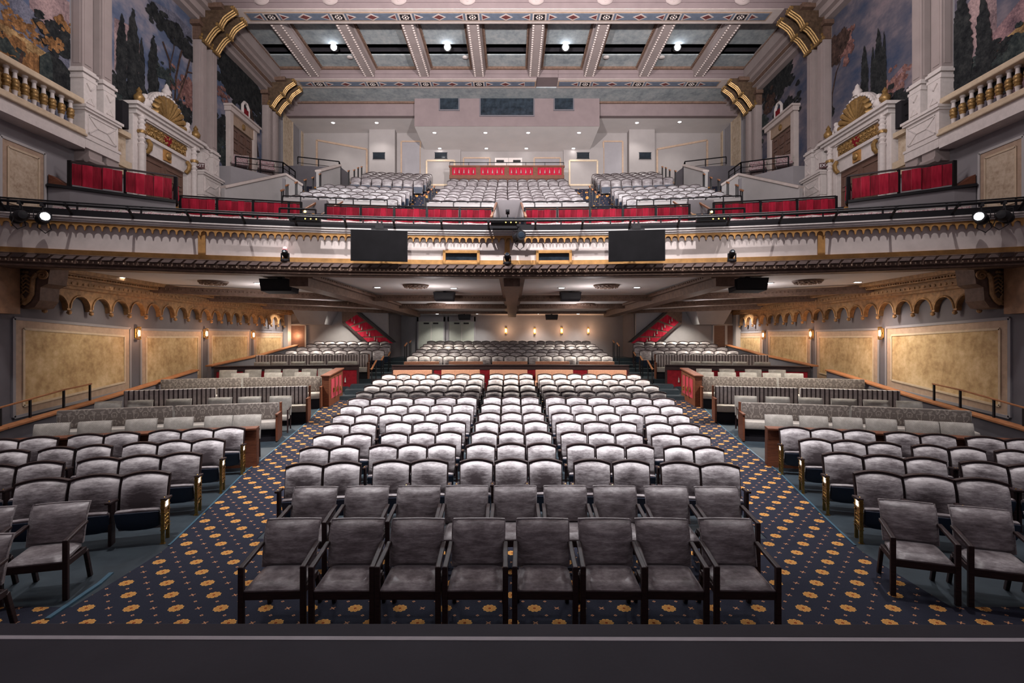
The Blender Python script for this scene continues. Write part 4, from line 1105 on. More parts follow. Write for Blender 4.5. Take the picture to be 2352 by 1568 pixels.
# screens
for i, (px, lab) in enumerate(((871, 'large dark flat screen hung on the balcony front, left of centre'), (1462.5, 'large dark flat screen hung on the balcony front, right of centre'))):
    x, y, rz = arc(px, YF + RF - .55, YF); z = ZP(563.5, y)
    t = thing('flat_screen', lab, 'screen', (x, y, z), rz*1.3, 'screens on the balcony front')
    m = MB(); m.box(-.685, 0, -.385, .685, .05, .385); m.build('frame', BLACK, t, bevel=.006)
    m = MB(); m.box(-.67, -.006, -.37, .67, .001, .37); m.build('panel', SCREEN, t)
    m = MB(); m.box(-.10, .05, -.1, .10, .09, .5); m.box(-.2, .05, .36, .2, .12, .42); m.bar((-.05,.08,.40), (-.05,.08,.62), .04, .04, (0,1,0)); m.bar((.05,.08,.40), (.05,.08,.62), .04, .04, (0,1,0)); m.build('hanger', BLACK, t)
for i, (a, b, lab) in enumerate(((1018, 1102, 'dark window in an ochre frame on the balcony front, left of the middle upright'), (1231, 1313, 'dark window in an ochre frame on the balcony front, right of the middle upright'))):
    d = YF + RF - .02; x0, x1 = UX(a, 13.66), UX(b, 13.66); z0, z1 = 4.69, ZP(575, 13.66); xm = (x0+x1)/2; h = (x1-x0)/2
    t = thing('fascia_window', lab, 'window', (xm, 13.60, z0), -xm/RF, 'windows in the balcony front')
    m = MB(); H = z1 - z0
    m.box(-h, 0, 0, h, .10, .06); m.box(-h, 0, H-.08, h, .10, H); m.box(-h, 0, 0, -h+.07, .10, H); m.box(h-.07, 0, 0, h, .10, H); m.build('frame', GOLDB, t, bevel=.008)
    m = MB(); m.box(-h+.07, .05, .06, h-.07, .09, H-.08); m.build('glass', GLASSD, t)
# moving head lamps on the cornice
def make_mover():
    t = thing('moving_light', 'x', 'stage light')
    m = MB(); m.lathe([(.10,0),(.11,.02),(.11,.05),(.08,.07)], 16); m.build('base', BLACK, t)
    m = MB(); m.box(-.10,-.03,.06,-.075,.03,.22); m.box(.075,-.03,.06,.10,.03,.22); m.box(-.10,-.03,.05,.10,.03,.08); m.build('yoke', BLACK, t, bevel=.006)
    m = MB(); m.lathe([(.001,-.10),(.06,-.09),(.075,0),(.07,.08),(.055,.11),(.0,.11)], 14, (0,0,.2), Matrix.Translation((0,0,.20)) @ Matrix.Rotation(math.radians(55), 4, 'X')); h = m.build('head', BLACK, t, smooth=True)
    q = MB(); q.lathe([(.05,.112),(.03,.118),(.001,.12)], 14, M=Matrix.Translation((0,0,.20)) @ Matrix.Rotation(math.radians(55), 4, 'X')); q.build('lens', GLASSD, h); return t
P_MV = Proto(make_mover)
for px, lab in ((655, 'small black moving light with a red dot on the left balcony cornice'), (1165, 'small black moving light below the middle upright of the balcony front'), (1681, 'small black moving light on the right balcony cornice')):
    x, y, rz = arc(px, YF + RF - .15, YF); r = P_MV.put((x, y, 4.665), rz, lab, 'moving lights on the balcony cornice')
    if px == 655:
        q = MB(); q.ball((0,-.02,.325), .055, 10, 6); q.build('indicator', LAMPR, r)
# spotlights hung from the pipe
def make_spot(lit):
    t = thing('spotlight', 'x', 'spotlight')                      # hangs from z = 0, shines along -Y
    m = MB(); m.bar((0,0,.04), (0,0,-.14), .03, .03, (0,1,0)); m.bar((-.05,0,.0), (.05,0,.0), .06, .07); m.build('clamp', BLACK, t)
    m = MB(); m.tube([(-.15,0,-.30),(-.15,0,-.14),(.15,0,-.14),(.15,0,-.30)], .012, 6); m.build('yoke', BLACK, t)
    R = Matrix.Translation((0,0,-.30)) @ Matrix.Rotation(PI/2, 4, 'X')
    m = MB(); m.lathe([(.001,-.24),(.08,-.23),(.12,-.15),(.13,.0),(.10,.05),(.095,.24),(.12,.25),(.12,.32),(.098,.32)], 16, M=R); b = m.build('body', BLACK, t, smooth=True)
    m = MB(); m.lathe([(.098,.315),(.06,.328),(.001,.332)], 16, M=R); m.build('lens', LAMPC if lit else GLASSD, b); 
    m = MB(); m.tube([(.1,.1,-.3),(.16,.12,-.5),(.06,.1,-.60),(-.08,.05,-.5),(-.02,.02,-.05)], .010, 6); m.build('cable', BLACK, t); return t
for s, sd in SIDES:
    a = bang(98 if s < 0 else 2254, .40); x, y, z = bp(a, .40, 5.70)
    r = make_spot(True); r.location = (x, y, z); r.rotation_euler = (0, 0, -s*.85); r['label'] = f'lit black spotlight hung from the {sd} end of the balcony pipe'; r['group'] = 'spotlights on the balcony pipe'
    a = bang(46 if s < 0 else 2306, .40); x, y, z = bp(a, .40, 5.72)
    r = make_spot(False); r.location = (x, y, z); r.rotation_euler = (0, 0, s*2.2); r['label'] = f'unlit black spotlight at the far {sd} end of the balcony pipe, turned away'; r['group'] = 'spotlights on the balcony pipe'
x, y, rz = arc(1191, YF + RF - .40, YF)
r = make_spot(False); r.location = (x, y, 5.62); r.rotation_euler = (0, 0, .2); r['label'] = 'black spotlight with a looped cable hung at the middle of the balcony front'; r['group'] = 'spotlights on the balcony pipe'
# control box with amber dots and small amber lamps
for px, lab in ((1160, 'black control box with amber dots at the middle of the balcony pipe'), (700, 'black box with amber dots and a bright warm bulb, left part of the balcony rail'), (1635, 'black box with amber dots and a bright warm bulb, right part of the balcony rail')):
    x, y, rz = arc(px, YF + RF - .30, YF)
    t = thing('control_box', lab, 'control box', (x, y, 5.72), rz)
    m = MB(); m.box(-.36,-.05,-.06,.36,.12,.04); m.build('case', BLACK, t, bevel=.008)
    for k in range(3):
        q = MB(); q.ball((.02+.13*k, -.052, -.01), .014, 6, 4); q.build('dot', LAMPA, t)
    if px != 1160:
        q = MB(); q.bar((0,.02,.02),(0,.02,.16),.02,.02,(0,1,0)); q.build('stem', BLACK, t); q = MB(); q.ball((0,.02,.18), .03, 8, 6); q.build('bulb', LAMPA, t)
x, y, rz = arc(1166, YF + RF + .1, YF)
t = thing('camera_mount', 'small black camera on a short stand at the middle of the balcony rail', 'camera', (x, y, 5.71), rz)
m = MB(); m.bar((0,0,0),(0,0,.32),.03,.03,(0,1,0)); m.build('stand', BLACK, t); m = MB(); m.box(-.05,-.1,.32,.05,.06,.42); m.lathe([(.035,-.14),(.04,-.10)], 10, M=Matrix.Translation((0,0,.37)) @ Matrix.Rotation(-PI/2,4,'X')); m.build('body', BLACK, t, bevel=.01); m = MB(); m.box(-.12,-.03,.18,.12,.03,.22); m.build('handle', BLACK, t)
# chairs of the balcony boxes
def make_bchair():
    t = thing('balcony_chair', 'x', 'chair')
    for sx in (-1, 1):
        for y in (-.24, .26):
            m = MB(); m.bar((sx*.25, y, 0), (sx*.25, y, .46), .035, .035, (0,1,0)); m.build('leg', WDARK, t)
    m = MB(); m.box(-.28,-.28,.36,.28,.25,.48); m.build('seat', PINK, t, bevel=.03, smooth=True)
    m = MB(); m.slab(10, 4, lambda u, v: back_profile(u, v, .60, .46, .90, -.035, .04, .12, .2), (0,.06,0)); m.build('backrest', PINK, t, smooth=True)
    m = MB()
    f = lambda u, v: back_profile(u, v, .62, .46, .905, -.035, 0, .12, .22)
    m.tube([f(0, k/4) for k in range(5)] + [f(k/8, 1) for k in range(1, 9)] + [f(1, 1-k/4) for k in range(1, 5)], .018, 6); m.build('back_frame', LINEN, t)
    for sx in (-1, 1):
        m = MB(); m.bar((sx*.29,-.24,.64),(sx*.29,.24,.68),.04,.05); m.bar((sx*.29,-.22,.4),(sx*.29,-.22,.64),.03,.03,(0,1,0)); m.build('arm', LINEN, t)
    return t
P_BCH = Proto(make_bchair)
bc = [(108,186),(190,262),(270,337),(339,404),(419,470),(484,536),(548,602),(612,664),(741,786),(800,846),(858,902),(914,958),(970,1012),(1024,1066),(1080,1122)]
for s, sd in SIDES:
    for i, (a, b) in enumerate(bc):
        p = (a+b)/2; p = p if s < 0 else 2352 - p
        x, y, rz = arc(p, 14.12, YF); P_BCH.put((x, y, 5.0), rz, f'pale pink patterned chair behind the balcony rail, {ORD[i+1]} from the {sd} wall', 'patterned chairs behind the balcony rail', (1.08,1,1))
# ------------------------------------------------------------------ red draped parapets of the balcony
RP_ = 34.95
def drape(par_loc, pts, z0, z1, label, grp):
    """pleated red cloth hung along the polyline pts (x, y) between z0 and z1"""
    L_ = sum(math.dist(p, q) for p, q in zip(pts, pts[1:])); npl = max(3, round(L_/.19)); rnd = random.Random(int(abs(pts[0][0])*100) + 5)
    dep = [rnd.choice((.03, .045, .055)) if k % 2 else rnd.choice((.0, .008)) for k in range(npl)]; sag = [rnd.uniform(-.015, .015) for k in range(npl)]
    def at(f):
        d = f*L_
        for p, q in zip(pts, pts[1:]):
            e = math.dist(p, q)
            if d <= e + 1e-6: return (p[0] + (q[0]-p[0])*d/e, p[1] + (q[1]-p[1])*d/e)
            d -= e
        return pts[-1]
    ox, oy = at(.5)
    dx, dy = pts[-1][0]-pts[0][0], pts[-1][1]-pts[0][1]; l = math.hypot(dx, dy); nx, ny = dy/l, -dx/l
    if ny > 0: nx, ny = -nx, -ny
    m = MB(); us = []
    for k in range(npl): us += [(k/npl + .004, dep[k], sag[k]), (k/npl + .5/npl, dep[k] + .006, sag[k]), ((k+1)/npl - .004, dep[k], sag[k])]
    vs = []; fs = []; nv = 6
    for f, d, g in us:
        x, y = at(f)
        for j in range(nv+1):
            v = j/nv; wob = d*(1-.35*v) + .012*sin(7*v + f*60)*(.3+v)
            z = z1 - (z1-z0)*v + (g*v)
            vs.append((x - ox + nx*(wob+.02), y - oy + ny*(wob+.02), z - z0))
    n = len(us)
    fs = [(i*(nv+1)+j, (i+1)*(nv+1)+j, (i+1)*(nv+1)+j+1, i*(nv+1)+j+1) for i in range(n-1) for j in range(nv)]
    N0 = len(vs); vs += [(x - nx*.018, y - ny*.018, z) for x, y, z in vs]
    fs += [tuple(N0 + q for q in reversed(f)) for f in fs]
    rim = [i*(nv+1) for i in range(n)] + [(n-1)*(nv+1)+j for j in range(1, nv+1)] + [i*(nv+1)+nv for i in range(n-2, -1, -1)] + [j for j in range(nv-1, 0, -1)]
    fs += [(rim[(i+1) % len(rim)], rim[i], rim[i]+N0, rim[(i+1) % len(rim)]+N0) for i in range(len(rim))]
    m.add(vs, fs)
    for q in range(len(fs)):
        i = (q % (len(fs)//2 or 1)) // nv
        m.mi[q] = 1 if q < (n-1)*nv and (q//nv) % 6 in (0, 1, 2) else 0
    o = m.build('red_drape', [RED, RED2], smooth=True); o.location = (ox, oy, z0)
    return tag(o, label, 'drape', grp)
def barrier(label, cells_px, z0, z1, zr, R=RP_):
    """black posts and rails with the drapes between them; wall below"""
    a = [-arc(p, YF*0 + R + YF, YF)[2] for p in cells_px]
    o = (R*sin((a[0]+a[-1])/2), YF + R*cos((a[0]+a[-1])/2), z0)
    t = thing('box_railing', label, 'railing', o, 0, 'railings behind the balcony boxes')
    P = lambda an, off, z: ((R-off)*sin(an), YF + (R-off)*cos(an), z)
    n = 12; m = MB(); m.tube([P(a[0] + (a[-1]-a[0])*k/n, 0, zr) for k in range(n+1)], .022, 6); local(m, o).build('top_rail', BLACK, t)
    m = MB(); m.tube([P(a[0] + (a[-1]-a[0])*k/n, 0, z1+.03) for k in range(n+1)], .014, 6); m.tube([P(a[0] + (a[-1]-a[0])*k/n, 0, z0-.02) for k in range(n+1)], .018, 6); local(m, o).build('lower_rail', BLACK, t)
    for an in a:
        m = MB(); m.bar(P(an, .02, z0-.06), P(an, .02, zr), .06, .05, (0,1,0)); local(m, o).build('post', BLACK, t)
    return a
def drapes_on(cells_px, z0, z1, word, grp, R=RP_):
    a = [-arc(p, R + YF, YF)[2] for p in cells_px]
    for i, (p, q) in enumerate(zip(a, a[1:])):
        e = .035/R; pts = [((R-.03)*sin(p+e+(q-p-2*e)*k/3), YF + (R-.03)*cos(p+e+(q-p-2*e)*k/3)) for k in range(4)]
        drape(None, pts, z0, z1, f'red pleated drape, {ORD[i+1]} panel from the left on the {word}', grp)
for s, sd in SIDES:
    c = [748.5, 829, 906, 981, 1056, 1131]; c = c if s < 0 else [2352-x-(14 if False else 0) for x in reversed([770-1, 846, 922, 997, 1072, 1147])]
    barrier(f'black railing of the centre balcony boxes, {sd} of the gap', c, 6.24, 6.65, 6.74); drapes_on(c, 6.24, 6.65, f'centre railing {sd} of the gap', 'drapes of the centre balcony railings')
    c = [415, 499.5, 582, 664, 692] if s < 0 else [1660-21, 1661, 1746, 1830, 1920]
    barrier(f'black railing of the {sd} balcony boxes', c, 6.22, 6.68, 6.76); drapes_on(c, 6.22, 6.68, f'{sd} railing', f'drapes of the {sd} balcony railing')
m = MB(); w = math.asin(9.0/RP_)
g0, g1 = bang(1137)*RF/RP_, bang(1201)*RF/RP_
for a0, a1 in ((-w, g0), (g1, w)): m.ring(YF, RP_+.02, RP_+.14, 4.85, 6.24, a0, a1, 24)
struct('wall_box_rear', m, GREYW, 'grey wall under the draped railings')
# raised side boxes
for s, sd in SIDES:
    p0, p1, p2 = (s*11.0, 13.13), (s*9.2, 14.45), (s*9.85, 15.3)
    t = thing('side_box', f'raised grey balcony box with black sill, {sd} side', 'theater box', (p0[0], p0[1], 5.2)); q = lambda p, z: (p[0]-p0[0], p[1]-p0[1], z-5.2)
    m = MB(); pl = [p0, p1, p2, (s*11.38, 15.3), (s*11.38, 12.95)]
    n = len(pl); m.add([q(p, 5.2) for p in pl] + [q(p, 6.49) for p in pl], [tuple(range(n)), tuple(range(2*n-1, n-1, -1))] + [(i, i+n, (i+1)%n+n, (i+1)%n) for i in range(n)]); m.build('body', GREYW, t)
    m = MB(); m.bar(q((s*11.36, 12.9), 6.52), q(p1, 6.52), .14, .07); m.bar(q(p1, 6.52), q(p2, 6.52), .14, .07); m.build('sill', BLACK, t)
    m = MB(); m.bar(q(p0, 7.17), q(p1, 7.22), .05, .04); m.bar(q(p1, 7.22), q(p2, 6.9), .04, .04); m.build('rail', WDARK, t)
    for f in (0, .5, 1):
        pp = (p0[0] + (p1[0]-p0[0])*f, p0[1] + (p1[1]-p0[1])*f); m = MB(); m.bar(q(pp, 6.5), q(pp, 7.2), .05 if f == .5 else .09, .05, (0,1,0)); m.build('post', BLACK, t)
    L2 = lambda f: (p0[0] + (p1[0]-p0[0])*f - s*0, p0[1] + (p1[1]-p0[1])*f - .04)
    drape(None, [L2(.03), L2(.485)], 6.59, 7.12, f'red pleated drape on the raised {sd} box, panel nearer the wall', f'drapes of the raised side boxes')
    drape(None, [L2(.515), L2(.97)], 6.59, 7.12, f'red pleated drape on the raised {sd} box, panel nearer the middle', f'drapes of the raised side boxes')
    drape(None, [(p1[0]-s*.06, p1[1]+.05), (p2[0], p2[1])], 6.5, 6.95, f'red pleated drape turning back beside the raised {sd} box', f'drapes of the raised side boxes')
    m = MB(); m.add([q((s*11.37,12.95),6.54), q((s*11.0,13.15),6.54), q((s*11.37,12.95),6.80), q((s*11.37,13.2),6.54), q((s*11.0,13.35),6.54), q((s*11.37,13.2),6.80)], [(0,1,2),(5,4,3),(0,3,4,1),(1,4,5,2),(2,5,3,0)]); m.build('wooden_wedge', WRED, t)
# ------------------------------------------------------------------ balcony seating tiers and rear walls
m = MB(); wa = lambda R: math.asin(min(.99, 11.3/R))
edges = [15.95, 18.75] + [d - .42 for d in BD[1:]] + [26.5, 27.2, 27.85, 29.9]
zs = [6.45] + [z - .9 for z in BZ] + [10.17, 10.46, 10.70]
for k, z in enumerate(zs):
    a, b = edges[k] - YB, edges[k+1] - YB; m.ring(YB, a, b, 5.05 if k == 0 else z - .9, z, -wa(a), wa(a), 40)
struct('floor_balcony_tiers', m, CARPET, 'carpeted steps of the balcony')
# low white walls with black rails before the three balcony blocks
for px, lab in (((979, 1353), 'low white wall with black rail before the centre balcony block'), ((650, 890), 'low white wall with black rail before the left balcony block'), ((1462, 1702), 'low white wall with black rail before the right balcony block')):
    R = 18.62 - YB; a0, a1 = -arc(px[0], 18.62, YB)[2], -arc(px[1], 18.62, YB)[2]; o = (R*sin((a0+a1)/2), YB + R*cos((a0+a1)/2), 6.45)
    t = thing('low_wall', lab, 'low wall', o, 0, 'low walls before the balcony blocks')
    m = MB(); m.ring(YB, R, R+.10, 6.45, 7.40, a0, a1, 14); local(m, o).build('base', TAUPE, t)
    m = MB(); m.ring(YB, R-.02, R+.12, 7.40, 7.56, a0, a1, 14); local(m, o).build('panel', LGREY, t)
    m = MB(); m.ring(YB, R-.06, R+.14, 7.36, 7.40, a0, a1, 14); local(m, o).build('wood_edge', WRED, t)
    m = MB(); m.tube([(( R-.06)*sin(a0+(a1-a0)*k/12), YB+(R-.06)*cos(a0+(a1-a0)*k/12), 7.60) for k in range(13)], .022, 6)
    for k in range(7):
        a = a0 + (a1-a0)*k/6; m.bar(((R-.06)*sin(a), YB+(R-.06)*cos(a), 7.38), ((R-.06)*sin(a), YB+(R-.06)*cos(a), 7.60), .03, .03, (0,1,0))
    local(m, o).build('rail', BLACK, t)
# short aisle rails with pale wooden grips
def make_aisle_rail():
    t = thing('aisle_rail', 'x', 'handrail')
    for y in (-.02, .26):
        m = MB(); m.bar((0, y, -.1), (0, y, .80 + .35*y), .035, .035, (0,1,0)); m.build('post', BLACK, t)
    m = MB(); m.bar((0, -.10, .77), (0, .34, .93), .06, .055); m.build('grip', WRAIL, t, bevel=.01); return t
P_AR = Proto(make_aisle_rail)
AR = [(647,431,19.0),(658,420,20.2),(679,414,21.2),(700,408,22.2),(718,403,23.1),(734,395,24.0),(800,388,25.3),(813,386,26.0),(822,381,26.8),(830,379,27.4),(975,443,20.3),(984,436,21.2),(991,430,22.1),(997,424,23.1)]
for s, sd in SIDES:
    for i, (px, py, d0) in enumerate(AR):
        p = px if s < 0 else 2352 - px; x, y, rz = arc(p, d0, YB)
        k = i + 1 if i < 6 else (i - 5 if i < 10 else i - 9); st = 'outer stairs' if i < 6 else ('upper outer stairs' if i < 10 else 'inner stairs')
        P_AR.put((x, y, ZP(py, y) - .9), rz, f'black rail with wooden grip, {ORD[k]} going up the {sd} {st} of the balcony', 'aisle rails of the balcony stairs')
# stair parapet rails at the gaps of the boxes
GR = [(1128,1138,'left of the centre gap'),(1208,1200,'right of the centre gap'),(668,690,'left gap, nearer the wall'),(731,752,'left gap, nearer the middle'),(1662,1640,'right gap, nearer the wall'),(1600,1580,'right gap, nearer the middle')]
for a, b, lab in GR:
    ya, yb = 15.4, 17.2; xa, xb = UX(a, ya), UX(b, yb) if False else UX(a, ya) + (.12 if b > a else -.12)
    t = thing('gap_handrail', f'pink wood handrail on black posts, {lab} of the balcony boxes' if 'gap' in lab else lab, 'handrail', (xa, ya, 5.2), 0, 'handrails at the balcony box gaps')
    m = MB(); m.bar((0,0,1.12), (xb-xa, yb-ya, 2.05), .07, .055); m.build('grip', WRAIL, t, bevel=.01)
    for f in (.06, .94):
        m = MB(); m.bar((f*(xb-xa), f*(yb-ya), -.05), (f*(xb-xa), f*(yb-ya), 1.10+f*.92), .04, .04, (0,1,0)); m.build('post', BLACK, t)
# white sloping stair walls and railed platforms at the sides
def capped_wall(label, pts, zlow, capm, wallm, s, grp):
    o = (pts[0][0], pts[0][1], zlow); t = thing('stair_wall', label, 'low wall', o, 0, grp); m = MB(); c = MB()
    for a, b in zip(pts, pts[1:]):
        u = Vector((b[0]-a[0], b[1]-a[1], 0)).normalized(); n = Vector((-u.y, u.x, 0))*.08
        V = [Vector(a)-n, Vector(b)-n, Vector(b)+n, Vector(a)+n]
        lo = [(v.x, v.y, zlow) for v in V]; m.add(lo + [tuple(v) for v in V], [(0,3,2,1),(4,5,6,7),(0,1,5,4),(1,2,6,5),(2,3,7,6),(3,0,4,7)])
        c.bar(Vector(a)+Vector((0,0,.03)), Vector(b)+Vector((0,0,.03)), .30, .10)
    local(m, o).build('wall', wallm, t); local(c, o).build('cap', capm, t, bevel=.02); return t
def rail_run(label, pts, h, s, grp, npost=2, lower=True):
    o = pts[0]; t = thing('platform_rail', label, 'railing', o, 0, grp)
    m = MB()
    for a, b in zip(pts, pts[1:]):
        A, B = Vector(a), Vector(b); m.tube([A, B], .028, 6); 
        for f in ((.5, .25) if lower else (.5,)): m.tube([A-Vector((0,0,h*f*1.6)), B-Vector((0,0,h*f*1.6))], .014, 6)
    local(m, o).build('rails', BLACK, t)
    for a, b in zip(pts, pts[1:]):
        for k in range(npost):
            p = Vector(a).lerp(Vector(b), k/max(1, npost-1)); m = MB(); m.bar(p-Vector((0,0,h)), p, .04, .04, (0,1,0)); local(m, o).build('post', BLACK, t)
    return t
for s, sd in SIDES:
    Q = lambda px, py, d: (s*abs(UX(px, d)), d, ZP(py, d))
    capped_wall(f'white stair wall with cream cap below the {sd} side doors, sloping', [Q(512,432,19.0), Q(652,402,21.8)], 6.4, CREAM, LGREY, s, 'stair walls of the balcony')
    capped_wall(f'white stair wall with cream cap turning down towards the seats, {sd} side', [Q(652,402,21.8), Q(692,428,22.4)], 6.4, CREAM, LGREY, s, 'stair walls of the balcony')
    capped_wall(f'short white stair wall beside the upper seats, {sd} side', [Q(730,394,23.6), Q(778,381,25.6)], 7.0, CREAM, LGREY, s, 'stair walls of the balcony')
    rail_run(f'black railing of the platform before the nine-panel door, {sd} side', [Q(541,359,20.3), Q(650,373,21.9), Q(678,394,23.6)], .55, s, 'platform railings of the balcony', 3)
    rail_run(f'black railing of the upper platform by the tall ochre panel, {sd} side', [Q(684,360,26.0), Q(779,371,26.2), Q(785,391,26.6)], .36, s, 'platform railings of the balcony', 3, False)
    m = MB(); a, b, c_, d_ = Q(530,384,20.1), Q(655,399,21.7), Q(682,405,23.4), (s*11.38, 24, 0)
    pl = [a, b, c_, (s*11.38, 23.4, 0), (s*11.38, 20.1, 0)]; n = 5
    m.add([(p[0], p[1], 6.5) for p in pl] + [(p[0], p[1], 9.38) for p in pl], [tuple(range(n)), tuple(range(2*n-1,n-1,-1))] + [(i,i+n,(i+1)%n+n,(i+1)%n) for i in range(n)])
    struct(f'floor_platform_{sd}', m, GREYW, f'raised platform before the {sd} nine-panel door')
    m = MB(); pl = [Q(684,376,26.0), Q(782,392,26.2), (s*8.4, 27.2, 0), (s*11.38, 27.2, 0), (s*11.38, 26.0, 0)]
    m.add([(p[0], p[1], 7.5) for p in pl] + [(p[0], p[1], 11.35) for p in pl], [tuple(range(n)), tuple(range(2*n-1,n-1,-1))] + [(i,i+n,(i+1)%n+n,(i+1)%n) for i in range(n)])
    struct(f'floor_landing_{sd}', m, GREYD, f'dark landing block at the rear, {sd} side')
    for k, (px, py) in enumerate(((560, 376), (622, 380))):
        x, y, z = Q(px, py, 20.9 + .6*k); P_BCH.put((x + s*.35, y + .35, 9.38), -s*.5, f'pale pink patterned chair on the {sd} platform by the nine-panel door, {"nearer the stage" if k == 0 else "further back"}', 'patterned chairs on the platforms', (1.1,1,1))
# rear walls above the balcony
m = MB(); m.box(-11.5, 28.8, 9, 11.5, 29.2, 15.6); struct('wall_balcony_rear', m, REARW, 'rear wall of the balcony')
m = MB(); m.box(-5.3, 29.7, 9, 4.9, 30.0, 15.6)
m = MB(); m.box(-11.4, 26.6, 14.06, 11.4, 26.9, 15.6); struct('wall_bulkhead', m, MAUVE, 'mauve bulkhead across the rear of the hall')
m = MB(); m.box(-11.4, 26.9, 14.06, 11.4, 28.9, 14.3); struct('ceiling_rear_soffit', m, CEILW, 'pale soffit with downlights at the rear')
# projection booth: box with sloped soffit
xa, xb = UX(952, 26.2), UX(1377, 26.2)
m = MB(); m.box(xa, 26.2, ZP(290,26.2), xb, 26.6, 15.4); struct('wall_booth', m, MAUVE, 'mauve front of the projection booth')
m = MB(); z0 = ZP(290, 26.2); zb = ZP(347, 28.75)
m.add([(xa,26.22,z0),(xb,26.22,z0),(UX(1353,28.75),28.79,zb),(UX(977,28.75),28.79,zb),(xa,26.22,15),(xb,26.22,15),(xb,28.79,15),(xa,28.79,15)], [(0,3,2,1),(4,5,6,7),(0,1,5,4),(1,2,6,5),(2,3,7,6),(3,0,4,7)])
struct('ceiling_booth_soffit', m, CEILW, 'sloping pale soffit under the booth with downlights')
for i, (a, b, t0, t1, lab) in enumerate(((1011,1053,217,252,'small square booth window, left'),(1104,1225,216,265,'wide booth window in the middle'),(1274,1316,217,252,'small square booth window, right'))):
    x0, x1 = UX(a,26.2), UX(b,26.2); zt, zb_ = ZP(t0,26.2), ZP(t1,26.2)
    t = thing('booth_window', lab + ', dark glass in a grey frame', 'window', ((x0+x1)/2, 26.2, zb_), 0, 'booth windows'); t['kind'] = 'structure'; t.name = f'window_{i+1}'; h = (x1-x0)/2; H = zt-zb_
    m = MB(); w = .06
    m.box(-h-w,-.05,-w,h+w,.02,0); m.box(-h-w,-.05,H,h+w,.02,H+w); m.box(-h-w,-.05,0,-h,.02,H); m.box(h,-.05,0,h+w,.02,H); m.build('frame', GREYD, t)
    m = MB(); m.box(-h,-.02,0,h,.0,H); m.build('glass', GLASSD, t)
# frames, grilles, doors on the rear wall
def flat_frame(px, Y, label, m_, grp, w=.10, name='wall_frame', panel=None):
    P4 = [(UX(x, Y), ZP(y, Y)) for x, y in px]; ox = sum(p[0] for p in P4)/4; oz = min(p[1] for p in P4)
    t = thing(name, label, 'wall frame', (ox, Y, oz), 0, grp); m = MB()
    for (xa_, za), (xb_, zb2) in zip(P4, P4[1:] + P4[:1]): m.bar((xa_-ox, -.03, za-oz), (xb_-ox, -.03, zb2-oz), w, .06, (0,1,0)) if False else m.bar((xa_-ox, -.02, za-oz), (xb_-ox, -.02, zb2-oz), .06, w, (0,0,1)) if abs(xa_-xb_) > abs(za-zb2) else m.bar((xa_-ox, -.02, za-oz), (xb_-ox, -.02, zb2-oz), .06, w, (1,0,0))
    m.build('moulding', m_, t, bevel=.01)
    if panel:
        m = MB(); m.add([(x-ox,-.012,z-oz) for x, z in P4] + [(x-ox,0,z-oz) for x, z in P4], [(0,1,2,3),(7,6,5,4),(0,4,5,1),(1,5,6,2),(2,6,7,3),(3,7,4,0)]); m.build('panel', panel, t)
    return t
for s, sd in SIDES:
    mir = lambda L_: L_ if s < 0 else [(2352-x, y) for x, y in L_]
    flat_frame(mir([(728,322),(843,343),(843,420),(728,420)]), 28.8, f'large cream wall frame beside the landing, {sd} rear wall', TAN, 'wall frames of the rear wall', .10)
    flat_frame(mir([(922,325),(966,325),(966,412),(922,412)]), 28.8, f'tall narrow wall frame next to the booth soffit, {sd} rear wall', TAN, 'wall frames of the rear wall', .08, panel=GREYW)
    flat_frame(mir([(980,369),(1044,369),(1044,425),(980,425)]), 28.6, f'brightly lit wall frame beside the red tasselled box, {sd}', TANL, 'wall frames of the rear wall', .09)
    flat_frame(mir([(1065,363),(1125,363),(1125,420),(1065,420)]), 28.8, f'wall frame beside the pale rear doors, {sd}', TAN, 'wall frames of the rear wall', .08, panel=GREYW)
    m = MB(); x0, x1 = (s*abs(UX(848,28.3)), s*abs(UX(907,28.3))); m.box(x0, 28.3, 9.5, x1, 28.85, 14.1); struct(f'wall_pier_{sd}', m, REARW, f'pale pier with a dark grille, {sd} rear wall')
    m = MB(); x0, x1 = (s*abs(UX(966,28.6)), s*abs(UX(1058,28.6))); m.box(x0, 28.6, 9.5, x1, 28.85, 13.2); struct(f'wall_pier_inner_{sd}', m, REARW, f'pale wall block beside the rear box, {sd}')
    for (p, q, Y, lab) in (((857,351),(884,365),28.3,f'dark wall grille on the {sd} pier'),((999,351),(1027,364),28.6,f'dark wall grille above the lit frame, {sd}')):
        (pa, ta), (pb, tb) = mir([p, q]) ; x0, x1 = sorted((UX(pa,Y), UX(pb,Y))); z1, z0_ = ZP(ta,Y), ZP(tb,Y)
        t = thing('wall_grille', lab, 'grille', ((x0+x1)/2, Y, z0_), 0, 'grilles of the rear wall'); h = (x1-x0)/2; H = z1-z0_
        m = MB(); m.box(-h,-.03,0,h,0,H); m.build('opening', GLASSD, t); m = MB()
        for k in range(5): m.box(-h,-.045,H*(k+.3)/5,h,-.028,H*(k+.5)/5)
        m.box(-h-.02,-.04,-.02,h+.02,-.0,.0); m.box(-h-.02,-.04,H,h+.02,-.0,H+.02); m.build('louvres', BLACK, t)
t = thing('rear_doors', 'pale double doors in the balcony rear wall above the red box', 'door', (UX(1168,28.78), 28.8, ZP(400,28.8))); t['kind'] = 'structure'; t.name = 'door_5'
for sx in (-1, 1):
    m = MB(); m.box(sx*.01,-.04,-.6,sx*.74,0,ZP(363,28.8)-ZP(400,28.8)); lf = m.build('leaf', WHITEP, t); q = MB(); q.box(sx*.25,-.12,.62,sx*.66,-.04,.74); q.build('door_closer', BLACK, lf)
